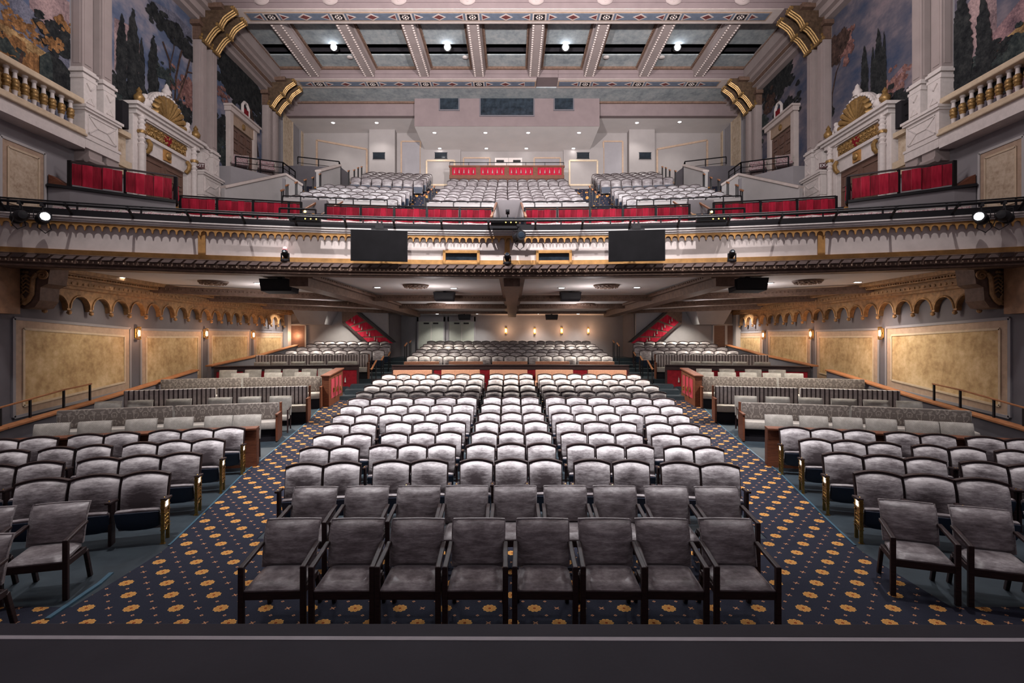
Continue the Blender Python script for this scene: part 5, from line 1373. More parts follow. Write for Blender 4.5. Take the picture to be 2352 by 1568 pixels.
# red tasselled box at the back of the centre block
x0, x1 = UX(1033,26.6), UX(1295,26.6); zt, zb = 11.55, 10.95
t = thing('rear_box', 'wooden box front with red panels and pale tassels behind the centre balcony block', 'theater box', ((x0+x1)/2, 26.6, zb)); h = (x1-x0)/2; H = zt-zb
m = MB(); m.box(-h,0,-.5,h,.1,H); m.box(-h-.04,-.06,H-.07,h+.04,.14,H); m.box(-h-.02,-.05,-.06,h+.02,0,.12)
for k in range(5): x = -h + 2*h*k/4; m.box(max(-h,x-.10),-.04,0,min(h,x+.10),0,H-.05)
m.build('frame', WRED, t)
m = MB(); m.tube([(-h,0,H+.16),(h,0,H+.16)], .02, 6)
for k in range(7): m.bar((-h+2*h*k/6,0,H),(-h+2*h*k/6,0,H+.16),.025,.025,(0,1,0))
m.build('rail', BLACK, t)
for k in range(4):
    a, b = -h+2*h*k/4+.12, -h+2*h*(k+1)/4-.12; m = MB(); m.box(a,-.02,.12,b,0,H-.10); p = m.build('red_panel', RED, t)
    for j in range(5):
        q = MB(); q.merge(TAS, Matrix.Translation((a+(b-a)*(j+.5)/5,-.05,.26))); q.build('tassel', LINEN, p)
m = MB(); m.box(x0, 26.7, 9.8, x1, 28.8, 10.9); struct('floor_rear_box', m, CARPET, 'floor of the rear box')
# downlights of the rear soffits
DOWN3 = []; P_DN3 = Proto(make_down, .085)
for i, (px, py) in enumerate(((765,282),(865,282),(1463,282),(1561,280))):
    d = (14.05-CZ)*F/(CY-py); x = UX(px, d); DOWN3.append((x, d, 14.0)); P_DN3.put((x, d, 14.058), 0, f'lit downlight in the pale rear soffit, {ORD[i+1]} from the left', 'downlights of the rear soffit')
for i, (px, py) in enumerate(((998,304),(1115,304),(1213,304),(1330,304),(1010,340),(1117,340),(1209,340),(1317,340))):
    lo_, hi_ = 26.2, 28.8
    for _ in range(40):
        d = (lo_+hi_)/2; z = z_s = ZP(290,26.2) + (ZP(347,28.75)-ZP(290,26.2))*(d-26.22)/2.57
        if ZP(py, d) > z: hi_ = d
        else: lo_ = d
    x = UX(px, d); DOWN3.append((x, d, z-.05)); P_DN3.put((x, d, z-.012), 0, f'lit downlight in the booth soffit, {"front" if i < 4 else "back"} row, {ORD[i%4+1]} from the left', 'downlights of the booth soffit')

m = MB()
for a, b in ((1139, 1199), (691, 750), (1582, 1640)):
    x0, x1 = UX(a, 17.0), UX(b, 17.0); m.box(x0, 17.0, 5.0, x1, 17.2, 7.25)
struct('wall_gap', m, GREYW, 'grey stair walls seen through the gaps between the draped railings')
for s, sd in SIDES:
    rail_run(f'small black stair rail frame at the {sd} gap of the balcony boxes', [(s*abs(UX(642, 14.6)), 14.6, ZP(478, 14.6)), (s*abs(UX(725, 14.75)), 14.75, ZP(481, 14.75))], 1.3, s, 'stair rail frames of the balcony boxes', 2, False)
# ------------------------------------------------------------------ upper side walls
WU = 11.4
for s, sd in SIDES:
    m = MB(); m.box(s*WU, 6.5, 5.0, s*(WU+.4), 29.2, 16.2); struct(f'wall_upper_{sd}', m, GREYW, f'grey upper {sd} wall of the hall')
    a, a2, b, b2 = (lambda p, q: wl(-1, p, q, WU))(15.5,336), wl(-1,15.5,458,WU), wl(-1,86,362,WU), wl(-1,86,468,WU)
    wall_panel(s, [(a[1],a[2]),(b[1],a[2]),(b[1],5.85),(a[1],5.85)], WU-.01, f'mottled cream wall panel above the {sd} end of the balcony rail', 'cream panels of the upper walls', (LGREY, TAN, TANL, FAUX2), .06, .17)
    for (pa, pb, ta, zb_, lab) in ((650,671,250,11.4,f'tall mottled wall panel behind the last pilasters, {sd} wall'),(691,709,290,11.6,f'narrow mottled wall panel at the rear corner, {sd} wall')):
        a = wl(-1,pa,ta,WU); b = wl(-1,pb,ta,WU); wall_panel(s, [(a[1],a[2]),(b[1],a[2]),(b[1],zb_),(a[1],zb_)], WU-.01, lab, 'tall panels of the upper walls', (GREYW, GREYW, TANL, FAUX2), .07, .12)
    # cornice along the wall top
    m = MB()
    for y0, y1 in ((6.5,18.9),(19.95,24.15),(25.15,28.8)):
        for dx, z0, z1 in ((.25,14.15,14.30),(.42,14.30,14.55),(.62,14.55,14.70),(.80,14.70,15.3)): m.box(s*WU, y0, z0, s*(WU-dx), y1, z1)
    struct(f'trim_hall_cornice_{sd}', m, TAUPE, f'plaster cornice along the top of the {sd} hall wall')
    m = MB()
    for y0, y1 in ((20.0,24.15),): m.box(s*(WU-.425), y0, 14.34, s*(WU-.44), y1, 14.50)
    for k in range(42): m.ball((s*(WU-.82), 20.05+.1*k, 15.16), .035, 5, 3)
    struct(f'trim_hall_frieze_{sd}', m, BROWNM, f'brown frieze and bead row of the {sd} hall cornice')
# ------------------------------------------------------------------ paired pilasters
def tri(m, X, s, y, z, w, h, up):
    P = [(y-w, z), (y+w, z), (y, z + (h if up else -h))]; m.prism(P, lambda u, v, ww: (s*(X - .02) + s*ww, u, v), .02)
    for a, b in ((0,2),(2,1)): m.bar((s*(X-.02), *P[a]), (s*(X-.02), *P[b]), .03, .03, (1,0,0))
def pilasters(s, sd, y0, lab):
    t = thing('pilaster_pair', lab, 'pilaster', (s*WU, y0, 7.85), 0, 'paired pilasters of the hall walls'); o = (s*WU, y0, 7.85)
    m = MB(); m.box(s*WU, y0, 7.98, s*11.0, y0+1.15, 8.70); m.box(s*WU, y0-.06, 8.66, s*10.94, y0+1.21, 8.72); m.box(s*WU, y0-.09, 8.72, s*10.90, y0+1.24, 8.79); m.box(s*WU, y0-.05, 7.93, s*10.95, y0+1.2, 8.0); m.box(s*WU, y0-.02, 7.70, s*10.97, y0+1.17, 7.93)
    q = [(y0+.10, 8.10), (y0+1.05, 8.10), (y0+1.05, 8.58), (y0+.10, 8.58)]; A, B = (y0+.40, 8.34), (y0+.75, 8.34)
    X = s*10.995
    for p, r in ((q[0],A),(q[3],A),(A,B),(B,q[1]),(B,q[2]),(q[0],q[1]),(q[1],q[2]),(q[2],q[3]),(q[3],q[0])): m.bar((X,*p), (X,*r), .028, .04, (1,0,0))
    local(m, o).build('pedestal', WHITEP, t)
    for j, dy in enumerate((.05, .72)):
        a, b = y0+dy, y0+dy+.34
        m = MB(); m.box(s*WU, a-.04, 8.79, s*11.04, b+.04, 9.52)
        for zz, e in ((9.50,.07),(9.58,.04),(9.66,.09),(9.72,.05)): m.box(s*WU, a-e, zz, s*(11.1-e), b+e, zz+.07)
        ym = (a+b)/2; tri(m, 11.04, s, ym, 9.40, .12, .14, False); tri(m, 11.04, s, ym, 8.90, .12, .14, True); local(m, o).build('plinth', WHITEP, t)
        m = MB(); m.box(s*WU, a, 9.78, s*11.1, b, 13.5); m.box(s*11.11, a+.06, 9.9, s*11.08, b-.06, 13.4); m.box(s*11.34, a-.012, 9.9, s*11.16, a+.02, 13.4); local(m, o).build('shaft', TAUPE, t, bevel=.008)
        pr = [(11.4,13.4),(11.06,13.42),(10.98,13.52),(10.86,13.72),(10.70,13.92),(10.56,14.02),(10.50,14.06),(10.44,14.20),(10.34,14.34),(10.18,14.46),(10.02,14.56),(9.98,14.72),(11.4,14.72)]
        m = MB(); m.prism(pr, lambda u, v, w: (s*u, a+.03+w, v), .28); c = local(m, o).build('capital', CAPB, t)
        m = MB()
        for yy in (a+.06, a+.17, a+.28): m.tube([(s*(u-.012), yy, v-.012) for u, v in pr[1:6]], .032, 6); m.tube([(s*(u-.012), yy, v-.012) for u, v in pr[6:12]], .032, 6)
        for (u, v) in ((11.02,13.44),(10.53,14.03),(10.0,14.62)): m.tube([(s*u, a-.02, v), (s*u, b+.02, v)], .055, 8)
        for k in range(6): m.ball((s*(11.12-.02*(k%2)), a + .06*k, 13.55+.13*(k % 3)), .07, 6, 4)
        local(m, o).build('gilt_scroll', GOLD, c, smooth=True)
    m = MB(); m.box(s*WU, y0+.02, 13.5, s*11.12, y0+1.1, 14.72); m.box(s*WU, y0-.1, 14.56, s*10.3, y0+1.2, 14.72); m.box(s*WU, y0-.15, 13.95, s*11.05, y0+1.2, 14.1); local(m, o).build('capital_block', BROWNM, t)
for s, sd in SIDES:
    pilasters(s, sd, 13.60, f'pair of pale pilasters beside the balustrade, {sd} wall')
    pilasters(s, sd, 18.82, f'pair of pale pilasters between the shell doorway and the nine-panel door, {sd} wall')
    pilasters(s, sd, 24.05, f'pair of pale pilasters furthest from the stage, {sd} wall')
    # balustrade
    o = (s*11.15, 10, 7.85); t = thing('balustrade', f'white balustrade with gilded balusters below the {sd} mural nearest the stage', 'balustrade', o)
    m = MB(); m.box(s*11.32, 7.0, 8.78, s*10.98, 13.58, 8.93); local(m, o).build('top_rail', TANL, t, bevel=.03)
    m = MB(); m.box(s*WU, 7.0, 8.02, s*10.95, 13.58, 8.14); m.box(s*WU, 7.0, 7.96, s*10.9, 13.58, 8.03); local(m, o).build('bottom_rail', TANL, t, bevel=.02)
    m = MB(); m.box(s*WU, 7.0, 7.66, s*10.98, 13.58, 7.96); local(m, o).build('base_band', WHITEP, t)
    pw = [(.07,0),(.07,.05),(.045,.07),(.05,.16),(.062,.18)]; pt = [(.05,.45),(.042,.52),(.04,.58),(.06,.60),(.06,.64)]
    pg = [(.058,.18),(.072,.22),(.060,.245),(.080,.27),(.086,.31),(.070,.335),(.086,.37),(.076,.42),(.05,.45)]
    pxs = [14,34,57,78,100,120,141,162]
    ys = [11.15*F/(CX-p) for p in pxs]; ys = [ys[0]-.24*k for k in range(12, 0, -1)] + ys
    for y in ys:
        m = MB(); m.lathe(pw + [(.04,.19),(.04,.44)] + pt, 12, (0, y-10, 8.14-7.85)); b = m.build('baluster', WHITEP, t, smooth=True)
        m = MB(); m.lathe(pg, 12, (0, y-10, 8.14-7.85)); m.build('gilt_bulb', GOLD, b, smooth=True)
    # panelled dado between the pilasters and the doorway
    m = MB(); m.box(s*WU, 14.75, 7.9, s*11.28, 15.42, 8.62); struct(f'wall_dado_{sd}', m, FAUX2, f'mottled dado panel beside the {sd} shell doorway')
    m = MB(); m.box(s*WU, 14.75, 8.62, s*11.12, 15.42, 8.76); m.box(s*WU, 14.75, 7.70, s*11.1, 15.42, 7.9); m.box(s*WU, 14.75, 7.5, s*11.18, 15.42, 7.72); struct(f'trim_dado_{sd}', m, TANL, f'mouldings of the dado beside the {sd} shell doorway')
    m = MB()
    for k in range(2): m.box(s*WU, 13.75+.6*k, 7.42, s*11.02, 14.2+.6*k, 7.7); m.tube([(s*11.05,13.72+.6*k,7.45),(s*11.05,14.22+.6*k,7.45)], .09, 8)
    struct(f'trim_corbels_{sd}', m, TAUPE, f'scroll corbels under the {sd} pilaster pedestal', smooth=True)
# ------------------------------------------------------------------ shell doorways and nine-panel doors
def spiral(c, r, turns, n, s, X, flip=1):
    return [(s*(X + .01*k/n), c[0] + flip*r*(1-.8*k/n)*cos(turns*2*PI*k/n), c[1] + r*(1-.8*k/n)*sin(turns*2*PI*k/n)) for k in range(n+1)]
for s, sd in SIDES:
    o = (s*WU, 17.0, 6.5); t = thing('shell_doorway', f'white doorway with a gilded shell pediment and brown doors, {sd} wall', 'doorway', o)
    B = lambda nm, mb, mt, par=t, **k: local(mb, o).build(nm, mt, par, **k)
    y0, y1 = 15.50, 18.60
    for ya, nm in ((y0, 'pilaster'), (y1-.5, 'pilaster')):
        m = MB(); m.box(s*WU, ya, 6.4, s*11.12, ya+.5, 9.45); m.box(s*11.13, ya+.28, 6.4, s*11.05, ya+.46, 8.5); B(nm, m, WHITEP, bevel=.01)
        prof = []
        for k in range(28): z = 8.55 + .9*k/27; prof.append((.085 + .025*sin(k*1.6) + (.02 if 10 < k < 16 else 0), z))
        m = MB(); m.lathe(prof, 12, (s*11.04, ya+.25, 0)); c = B('colonnette', m, WHITEP, smooth=True)
        m = MB(); m.lathe([(.12,8.90),(.135,8.95),(.12,9.0)], 12, (s*11.04, ya+.25, 0)); B('gilt_ring', m, GOLD, c, smooth=True)
        m = MB(); m.lathe([(.10,6.4),(.09,8.5),(.12,8.55)], 10, (s*11.04, ya+.25, 0)); B('column_shaft', m, WHITEP, smooth=True)
    m = MB(); m.box(s*WU, y0-.02, 9.40, s*11.0, y1+.02, 9.52); m.box(s*WU, y0-.12, 9.52, s*10.92, y1+.12, 9.60); m.box(s*WU, y0-.2, 9.60, s*10.84, y1+.2, 9.70); B('cornice', m, WHITEP, bevel=.01)
    m = MB(); m.box(s*WU, y0+.5, 8.45, s*11.16, y1-.5, 9.42); m.box(s*WU, y0+.5, 8.86, s*11.06, y1-.5, 8.96); m.box(s*WU, y0+.5, 9.36, s*11.06, y1-.5, 9.42); B('lintel', m, WHITEP)
    m = MB(); m.box(s*11.17, y0+.55, 8.97, s*11.14, y1-.55, 9.35); fz = B('frieze_ground', m, BRONZE)
    m = MB(); rnd = random.Random(4)
    for k in range(22):
        c = (y0+.68 + (y1-y0-1.36)*k/21, 9.16 + (.07 if k % 2 else -.07)); m.tube(spiral(c, .125, 1.6, 14, s, 11.12, 1 if k % 2 else -1), .024, 5)
        m.ball((s*11.11, c[0], c[1]), .045, 6, 4); m.ball((s*11.11, c[0]+rnd.uniform(-.06,.06), 9.16+rnd.uniform(-.15,.15)), .04, 5, 3)
    B('gilt_scrolls', m, GOLD, fz, smooth=True)
    m = MB(); m.prism([(16.88,9.30),(17.22,9.30),(17.22,9.12),(17.05,8.99),(16.88,9.12)], lambda u, v, w: (s*(11.09+w), u, v), .05); B('shield', m, REDP, fz)
    m = MB(); m.box(s*11.17, 16.88, 8.5, s*11.10, 17.22, 8.84); mo = B('medallion_plate', m, GOLDB)
    m = MB(); m.ball((s*11.08, 17.05, 8.67), .12, 12, 6, .5); B('gilt_head', m, GOLD, mo, smooth=True)
    for ya in (y0+.58, y1-.58):
        m = MB(); m.tube([(s*11.12, ya, 8.45), (s*11.03, ya, 8.55), (s*11.0, ya, 8.70), (s*11.08, ya, 8.82)], .07, 8); B('bracket', m, GOLD, smooth=True)
    for sg in (0, 1):
        a = y0+.52 + sg*(y1-y0-1.04)/2; b = a + (y1-y0-1.04)/2
        m = MB(); m.box(s*WU, a+.01, 5.9, s*11.26, b-.01, 8.45)
        for (u0,u1,v0,v1) in ((.10,.90,7.95,8.3),(.10,.46,6.6,7.8),(.54,.90,6.6,7.8)):
            w = b-a; P4 = [(a+w*u0,v0),(a+w*u1,v0),(a+w*u1,v1),(a+w*u0,v1)]
            for p, q in zip(P4, P4[1:]+P4[:1]): m.bar((s*11.25,*p), (s*11.25,*q), .05, .04, (1,0,0))
        B('door_leaf', m, DOORW)
    # shell
    m = MB(); c = (17.05, 9.72); R = .82; n = 11
    for k in range(n):
        a = PI*(k+.5)/n; m.tube([(s*11.16, c[0]+.08*cos(a), c[1]+.08*sin(a)), (s*11.06, c[0]+.4*cos(a), c[1]+.4*sin(a)), (s*11.02, c[0]+(R-.12)*cos(a), c[1]+(R-.12)*sin(a)), (s*11.12, c[0]+(R-.03)*cos(a), c[1]+(R-.03)*sin(a))], [.03,.065,.10,.06], 8)
    B('gilt_shell', m, GOLD, smooth=True)
    m = MB(); m.prism([(c[0]+(R+.12)*cos(PI*k/20), c[1]+(R+.12)*sin(PI*k/20)) for k in range(21)], lambda u, v, w: (s*(11.18+w), u, v), .12)
    for k in range(19): a = PI*(k+.5)/19; m.ball((s*11.12, c[0]+(R+.05)*cos(a), c[1]+(R+.05)*sin(a)), .07, 6, 4)
    m.lathe([(.16,10.60),(.12,10.68),(.15,10.76),(.08,10.86),(.06,10.95),(.001,11.02)], 10, (s*11.15, c[0], 0))
    for sg in (-1, 1):
        m.ball((s*11.15, c[0]+sg*.98, 9.95), .16, 8, 5); m.ball((s*11.12, c[0]+sg*1.05, 10.12), .09, 6, 4); m.tube(spiral((c[0]+sg*1.0, 9.86), .2, 1.3, 12, s, 11.1, sg), .04, 5)
    B('shell_surround', m, WHITEP, smooth=True)
    for ya in (y0+.15, y1-.15):
        m = MB(); m.lathe([(.10,9.70),(.06,9.76),(.14,9.86),(.15,9.94),(.09,10.02),(.06,10.08),(.08,10.12),(.03,10.20),(.001,10.25)], 12, (s*11.05, ya, 0)); B('finial', m, GOLD, smooth=True)
    # nine-panel door
    o = (s*WU, 22.1, 9.38); t = thing('panelled_doorway', f'smaller doorway with brown square-panelled door, {sd} wall further from the stage', 'doorway', o)
    B = lambda nm, mb, mt, par=t, **k: local(mb, o).build(nm, mt, par, **k)
    m = MB(); m.box(s*WU, 21.25, 9.38, s*11.30, 22.95, 11.42)
    for i in range(3):
        for j in range(4):
            a, b, z0, z1 = 21.37+.53*i, 21.37+.53*i+.36, 9.55+.47*j, 9.55+.47*j+.33; P4 = [(a,z0),(b,z0),(b,z1),(a,z1)]
            for p, q in zip(P4, P4[1:]+P4[:1]): m.bar((s*11.29,*p), (s*11.29,*q), .04, .04, (1,0,0))
    B('door_leaf', m, DOORW)
    m = MB(); m.box(s*WU, 20.98, 9.0, s*11.2, 21.25, 11.9); m.box(s*WU, 22.95, 9.0, s*11.2, 23.2, 11.9); m.box(s*WU, 20.9, 11.86, s*11.12, 23.28, 12.04); m.box(s*WU, 20.85, 12.04, s*11.05, 23.33, 12.12); B('frame', m, CREAM, bevel=.01)
    m = MB(); m.box(s*WU, 21.25, 11.45, s*11.24, 22.95, 11.86); f = B('frieze', m, TAN); m = MB(); m.ball((s*11.22, 22.1, 11.65), .13, 8, 5, .4); B('gilt_boss', m, GOLD, f, smooth=True)
    m = MB(); m.tube([(s*11.15, 21.85, 12.12),(s*11.15, 21.85, 12.5),(s*11.15, 22.0, 12.66),(s*11.15, 22.2, 12.66),(s*11.15, 22.35, 12.5),(s*11.15, 22.35, 12.12)], .06, 8); cr = B('crest', m, WHITEP, smooth=True)
    m = MB(); m.box(s*11.18, 21.9, 12.12, s*11.12, 22.3, 12.4); B('crest_shield', m, REDP, cr)
    # exit sign beside the shell doorway
    x, y, z = wl(-1, 458, 378, 11.0); o = (s*11.06, 18.68, z)
    t = thing('exit_sign', f'small dark exit sign beside the {sd} shell doorway', 'exit sign', o)
    m = MB(); m.box(-.17,-.03,-.10,.17,.0,.10); m.build('plate', EXITM, t, bevel=.005)
    fc = bpy.data.curves.new('lettering', 'FONT'); fc.body = 'EXIT'; fc.size = .15; fc.align_x = 'CENTER'; fc.align_y = 'CENTER'; fc.extrude = .004; fc.materials.append(WHITEL)
    fo = bpy.data.objects.new('lettering_curve', fc); COL.objects.link(fo); me_ = bpy.data.meshes.new_from_object(fo.evaluated_get(bpy.context.evaluated_depsgraph_get())); bpy.data.objects.remove(fo); fo = bpy.data.objects.new('lettering', me_); COL.objects.link(fo); fo.parent = t; fo.location = (0,-.035,0); fo.rotation_euler = (PI/2,0,0)
    t.rotation_euler = (0,0,-s*.5)
    # wall speakers beside the shell doorway
    t = thing('wall_speaker', f'tall black loudspeaker on the wall beside the {sd} shell doorway', 'loudspeaker', (s*11.16, 15.1, 8.8))
    m = MB(); m.box(-.12,-.12,0,.12,.12,.75); m.build('cabinet', BLACKF, t, bevel=.01); m = MB(); m.box(min(s*.12,s*.26),-.03,.3,max(s*.12,s*.26),.03,.36); m.build('bracket', BLACK, t)
    if s > 0:
        m = MB(); m.tube([(-.05,-.13,.6),(-.05,-.55,.66),(.1,-.55,.40),(-.02,-.13,.3)], .015, 6); m.build('yoke_arm', BLACK, t)
# ------------------------------------------------------------------ main ceiling
for i, (y0, y1, xs) in enumerate(((19.1, 20.0, ((-11.4, 11.4),)), (24.2, 25.1, ((-11.4, UX(1232,24.65)), (UX(1280,24.65), 11.4))))):
    m = MB()
    for a, b in xs: m.box(a, y0, 14.74, b, y1, 16.4)
    if i: m.box(xs[0][1]-.01, y0, 14.80, xs[1][0]+.01, y1, 16.4)
    m.box(-11.4, y0-.05, 15.2, 11.4, y0, 15.28); m.box(-11.4, y0-.03, 14.95, 11.4, y0, 15.0)
    struct(f'trim_ceiling_beam_{i+1}', m, MAUVE, f'great plaster ceiling beam, {"nearer the stage" if i == 0 else "further from the stage"}')
    m = MB(); k0 = -4; sp = 2.48; ym = (y0+y1)/2
    lim = [(-9.75, 9.45)] if i == 0 else [(-9.85, UX(1228,24.65)), (UX(1284,24.65), 9.6)]
    for a, b in lim:
        m.m = 0; m.box(a-(.6 if a < -5 else .08), ym-.44, 14.725, b+(.4 if b > 5 else .06), ym+.44, 14.742)
        m.m = 1; m.box(a-.06, ym-.27, 14.715, b+.06, ym+.27, 14.73)
        m.m = 2; m.box(a, ym-.20, 14.705, b, ym+.20, 14.72)
    x = -11.3 + (.38 if i == 0 else .5)
    def inside(c, w): return any(a+w < c < b-w for a, b in lim)
    def di(c, hx, hy, z, mi): m.m = mi; m.prism([(c-hx,0),(c,hy),(c+hx,0),(c,-hy)], lambda u, v, w: (u, ym+v, z+w), .006)
    def ar(c, d, mi, h, z): m.m = mi; m.prism([(c,h),(c+d*.30*h/.18,0),(c,-h)], lambda u, v, w: (u, ym+v, z+w), .006)
    c0 = UX(1085 - 0, 19.5) if i == 0 else UX(1100, 24.65)
    for k in range(-5, 6):
        c = c0 + k*sp
        if inside(c, .25):
            m.m = 3; m.box(c-.26, ym-.20, 14.698, c+.26, ym+.20, 14.712)
            m.m = 4; m.box(c-.20, ym-.17, 14.692, c+.20, ym+.17, 14.706)
            m.m = 3
            for q in range(8): m.ball((c+.11*cos(q*PI/4), ym+.11*sin(q*PI/4), 14.69), .04, 5, 3, 1, 1, .4)
            m.ball((c, ym, 14.69), .04, 6, 3)
        for d in (-1, 1):
            if inside(c+d*.36, .3): ar(c+d*.34, d, 3, .19, 14.694); ar(c+d*.37, d, 5, .12, 14.688)
        e = c + sp/2
        if inside(e, .2): di(e, .26, .20, 14.696, 3); di(e, .18, .13, 14.690, 5)
    o_ = m.build('soffit_fretwork', [CREAM, TAN, M_BLUEP, CREAM, BLACKF, M_MAROON]); tag(o_, f'painted band of diamonds and rosettes under the ceiling beam {"nearer the stage" if i == 0 else "further from the stage"}', 'painted band')
m = MB()
for k in range(-6, 7):
    c = UX(600 + 0, 19.05) + (k+6)*1.24*2.0
    if -10.5 < c < 10.5:
        m.ball((c, 19.06, 15.06), .30, 10, 6, 1, .35, .8)
        for q in range(7): m.ball((c-.3+.1*q, 19.03, 14.98+.05*abs(q-3)), .09, 6, 4)
struct('trim_beam_bosses', m, TAUPE, 'plaster leaf bosses on the front face of the nearer beam', smooth=True)
m = MB()
m.box(-11.4, 20.0, 15.25, 11.4, 22.3, 15.4); m.box(-11.4, 23.15, 15.25, 11.4, 24.2, 15.4)
struct('ceiling_coffers', m, TEALC, 'mottled teal ceiling panels between the beams')
m = MB(); m.box(-11.4, 25.1, 14.75, 11.4, 26.7, 14.9); struct('ceiling_rear', m, TEALC, 'mottled teal ceiling behind the second beam')
m = MB()
for k in range(140): m.ball((-10.6 + .152*k, 26.55, 14.72), .04, 5, 3)
m.box(-11.3, 26.5, 14.66, 11.3, 26.6, 14.75); struct('trim_rear_beads', m, BROWNM, 'bead moulding of the rear ceiling')
m = MB(); m.box(-11.4, 22.3, 15.9, 11.4, 23.15, 16.0); m.box(-11.4, 22.25, 15.3, 11.4, 22.3, 16.0); m.box(-11.4, 23.15, 15.3, 11.4, 23.2, 16.0); struct('ceiling_slot', m, BLACKF, 'dark lighting slot in the ceiling')
m = MB(); m.box(-12, 6.0, 16.2, 12, 19.1, 16.5); struct('ceiling_front', m, MAUVE, 'mauve ceiling over the stalls')
XR = [-9.03 + 2.51*k for k in range(8)]
for k, x in enumerate(XR):
    m = MB(); m.m = 0; m.box(x-.24, 20.0, 14.82, x+.24, 24.2, 15.26)
    m.m = 0; m.box(x-.30, 20.0, 15.1, x+.30, 24.2, 15.26)
    m.m = 1
    for sg in (-1, 1):
        for q in range(26): m.ball((x+sg*.18, 20.1+.16*q, 14.81), .045, 5, 3, 1, 1, .7)
    m.m = 2
    for sg in (-1, 1):
        m.box(x+sg*.30, 20.0, 15.16, x+sg*.38, 24.2, 15.26)
        for q in range(36): m.ball((x+sg*.38, 20.06+.115*q, 15.18), .035, 5, 3)
    o_ = m.build(f'trim_ceiling_rib_{k+1}', [TAUPE, CREAM, BROWNM]); o_['kind'] = 'structure'; o_['label'] = f'beaded plaster ceiling rib, {ORD[k+1]} from the left'
m = MB()
for q in range(150): m.ball((-10.6+.142*q, 24.12, 15.17), .035, 5, 3)
m.box(-11, 24.1, 15.14, 11, 24.2, 15.26); m.box(-11, 20.0, 15.14, 11, 20.08, 15.26); struct('trim_coffer_beads', m, BROWNM, 'dark bead moulding at the back of the coffers')
# spotlights in the slot, sprinkler discs
def make_ceil_spot():
    t = thing('ceiling_spotlight', 'x', 'spotlight')
    Mx = Matrix.Rotation(math.radians(112), 4, 'X')
    m = MB(); m.lathe([(.001,-.36),(.10,-.34),(.14,-.2),(.14,.0),(.17,.02),(.17,.12),(.145,.12)], 16, M=Mx); m.build('body', BLACK, t, smooth=True)
    m = MB(); m.lathe([(.145,.115),(.08,.132),(.001,.136)], 16, M=Mx); m.build('lens', LAMPC, t)
    m = MB(); m.bar((0,0,0),(0,0,.55),.04,.04,(0,1,0)); m.build('stem', BLACK, t); return t
P_CS = Proto(make_ceil_spot); CSP = []
for i, px in enumerate((770, 1029, 1298, 1553)):
    x = UX(px, 22.55); P_CS.put((x, 22.47, 15.2), 0, f'lit spotlight in the dark ceiling slot, {ORD[i+1]} from the left', 'spotlights in the ceiling slot'); CSP.append((x, 22.25, 15.08))
P_DISC = Proto(lambda: tag(MB().lathe([(.10,-.05),(.13,-.03),(.13,0),(.001,0)], 16).build('ceiling_disc', WHITEP, smooth=True), 'x', 'ceiling disc'))
for px, py, lab in ((1069,116,'round white disc on the ceiling right of the second slot spotlight'),(1392,114,'round white disc on the ceiling between the third and fourth slot spotlights'),(1520,117,'round white disc on the ceiling left of the fourth slot spotlight'),(804,117,'round white disc on the ceiling right of the first slot spotlight')):
    d = 23.3; P_DISC.put((UX(px, d), d, 15.245), 0, lab, 'white discs of the coffered ceiling')
# ------------------------------------------------------------------ painted landscape murals (flat paintings on the side walls)
def mat_sky(name, pts, sc_=.55, tilt=.25):
    t = NT(name); p = t.pos('Object', (1,1,1)); n = t.noise(p, sc_, 5, .55); n2 = t.noise(t.pos('Object', (1, .7, 1.6)), 1.6, 7, .6)
    f = t.math('ADD', t.math('MULTIPLY', n, .65), t.math('MULTIPLY', n2, .35))
    return t.fin(t.ramp(f, pts), .85, 0, .15)
SKY1 = mat_sky('mural_sky_blue', [(.36,(.055,.085,.165)),(.47,(.13,.155,.235)),(.56,(.30,.27,.31)),(.68,(.42,.33,.32))])
SKY2 = mat_sky('mural_sky_dusk', [(.36,(.045,.065,.12)),(.48,(.12,.115,.15)),(.58,(.25,.20,.22)),(.7,(.34,.24,.24))])
def mat_paint(name, a, b, sc_=3):
    t = NT(name); p = t.pos('Object'); f = t.math('ADD', t.math('MULTIPLY', t.noise(p, sc_, 5, .6), .55), t.math('MULTIPLY', t.noise(p, 17, 4, .7), .45))
    return t.fin(t.ramp(f, [(.36, tuple(.55*x for x in a)), (.5, tuple((x+y)/2 for x, y in zip(a, b))), (.63, tuple(1.35*x for x in b))]), .85, 0, .15)
PG = mat_paint('mural_dark_foliage', (.010,.012,.016), (.034,.036,.036), 4)
PB = mat_paint('mural_blue_green_foliage', (.018,.028,.034), (.055,.065,.060), 4)
PO = mat_paint('mural_orange_foliage', (.11,.055,.025), (.34,.17,.07), 6)
PP = mat_paint('mural_pink_foliage', (.12,.055,.055), (.28,.15,.13), 5)
PH = mat_paint('mural_gold_hill', (.22,.13,.06), (.52,.34,.16), 2.2)
PM = mat_paint('mural_blue_hill', (.07,.08,.12), (.17,.17,.22), 2)
PV = mat_paint('mural_violet_hill', (.14,.09,.12), (.33,.20,.20), 2)
PK = mat_paint('mural_pink_cloud', (.20,.14,.16), (.36,.25,.245), 1.6)
PT = mat_paint('mural_trunk', (.035,.022,.02), (.09,.055,.045), 5)
MUR = [None, PG, PB, PO, PP, PH, PM, PV, PK, PT]
G_, B_, O_, P_, H_, M2_, V_, K_, T_ = range(1, 10)
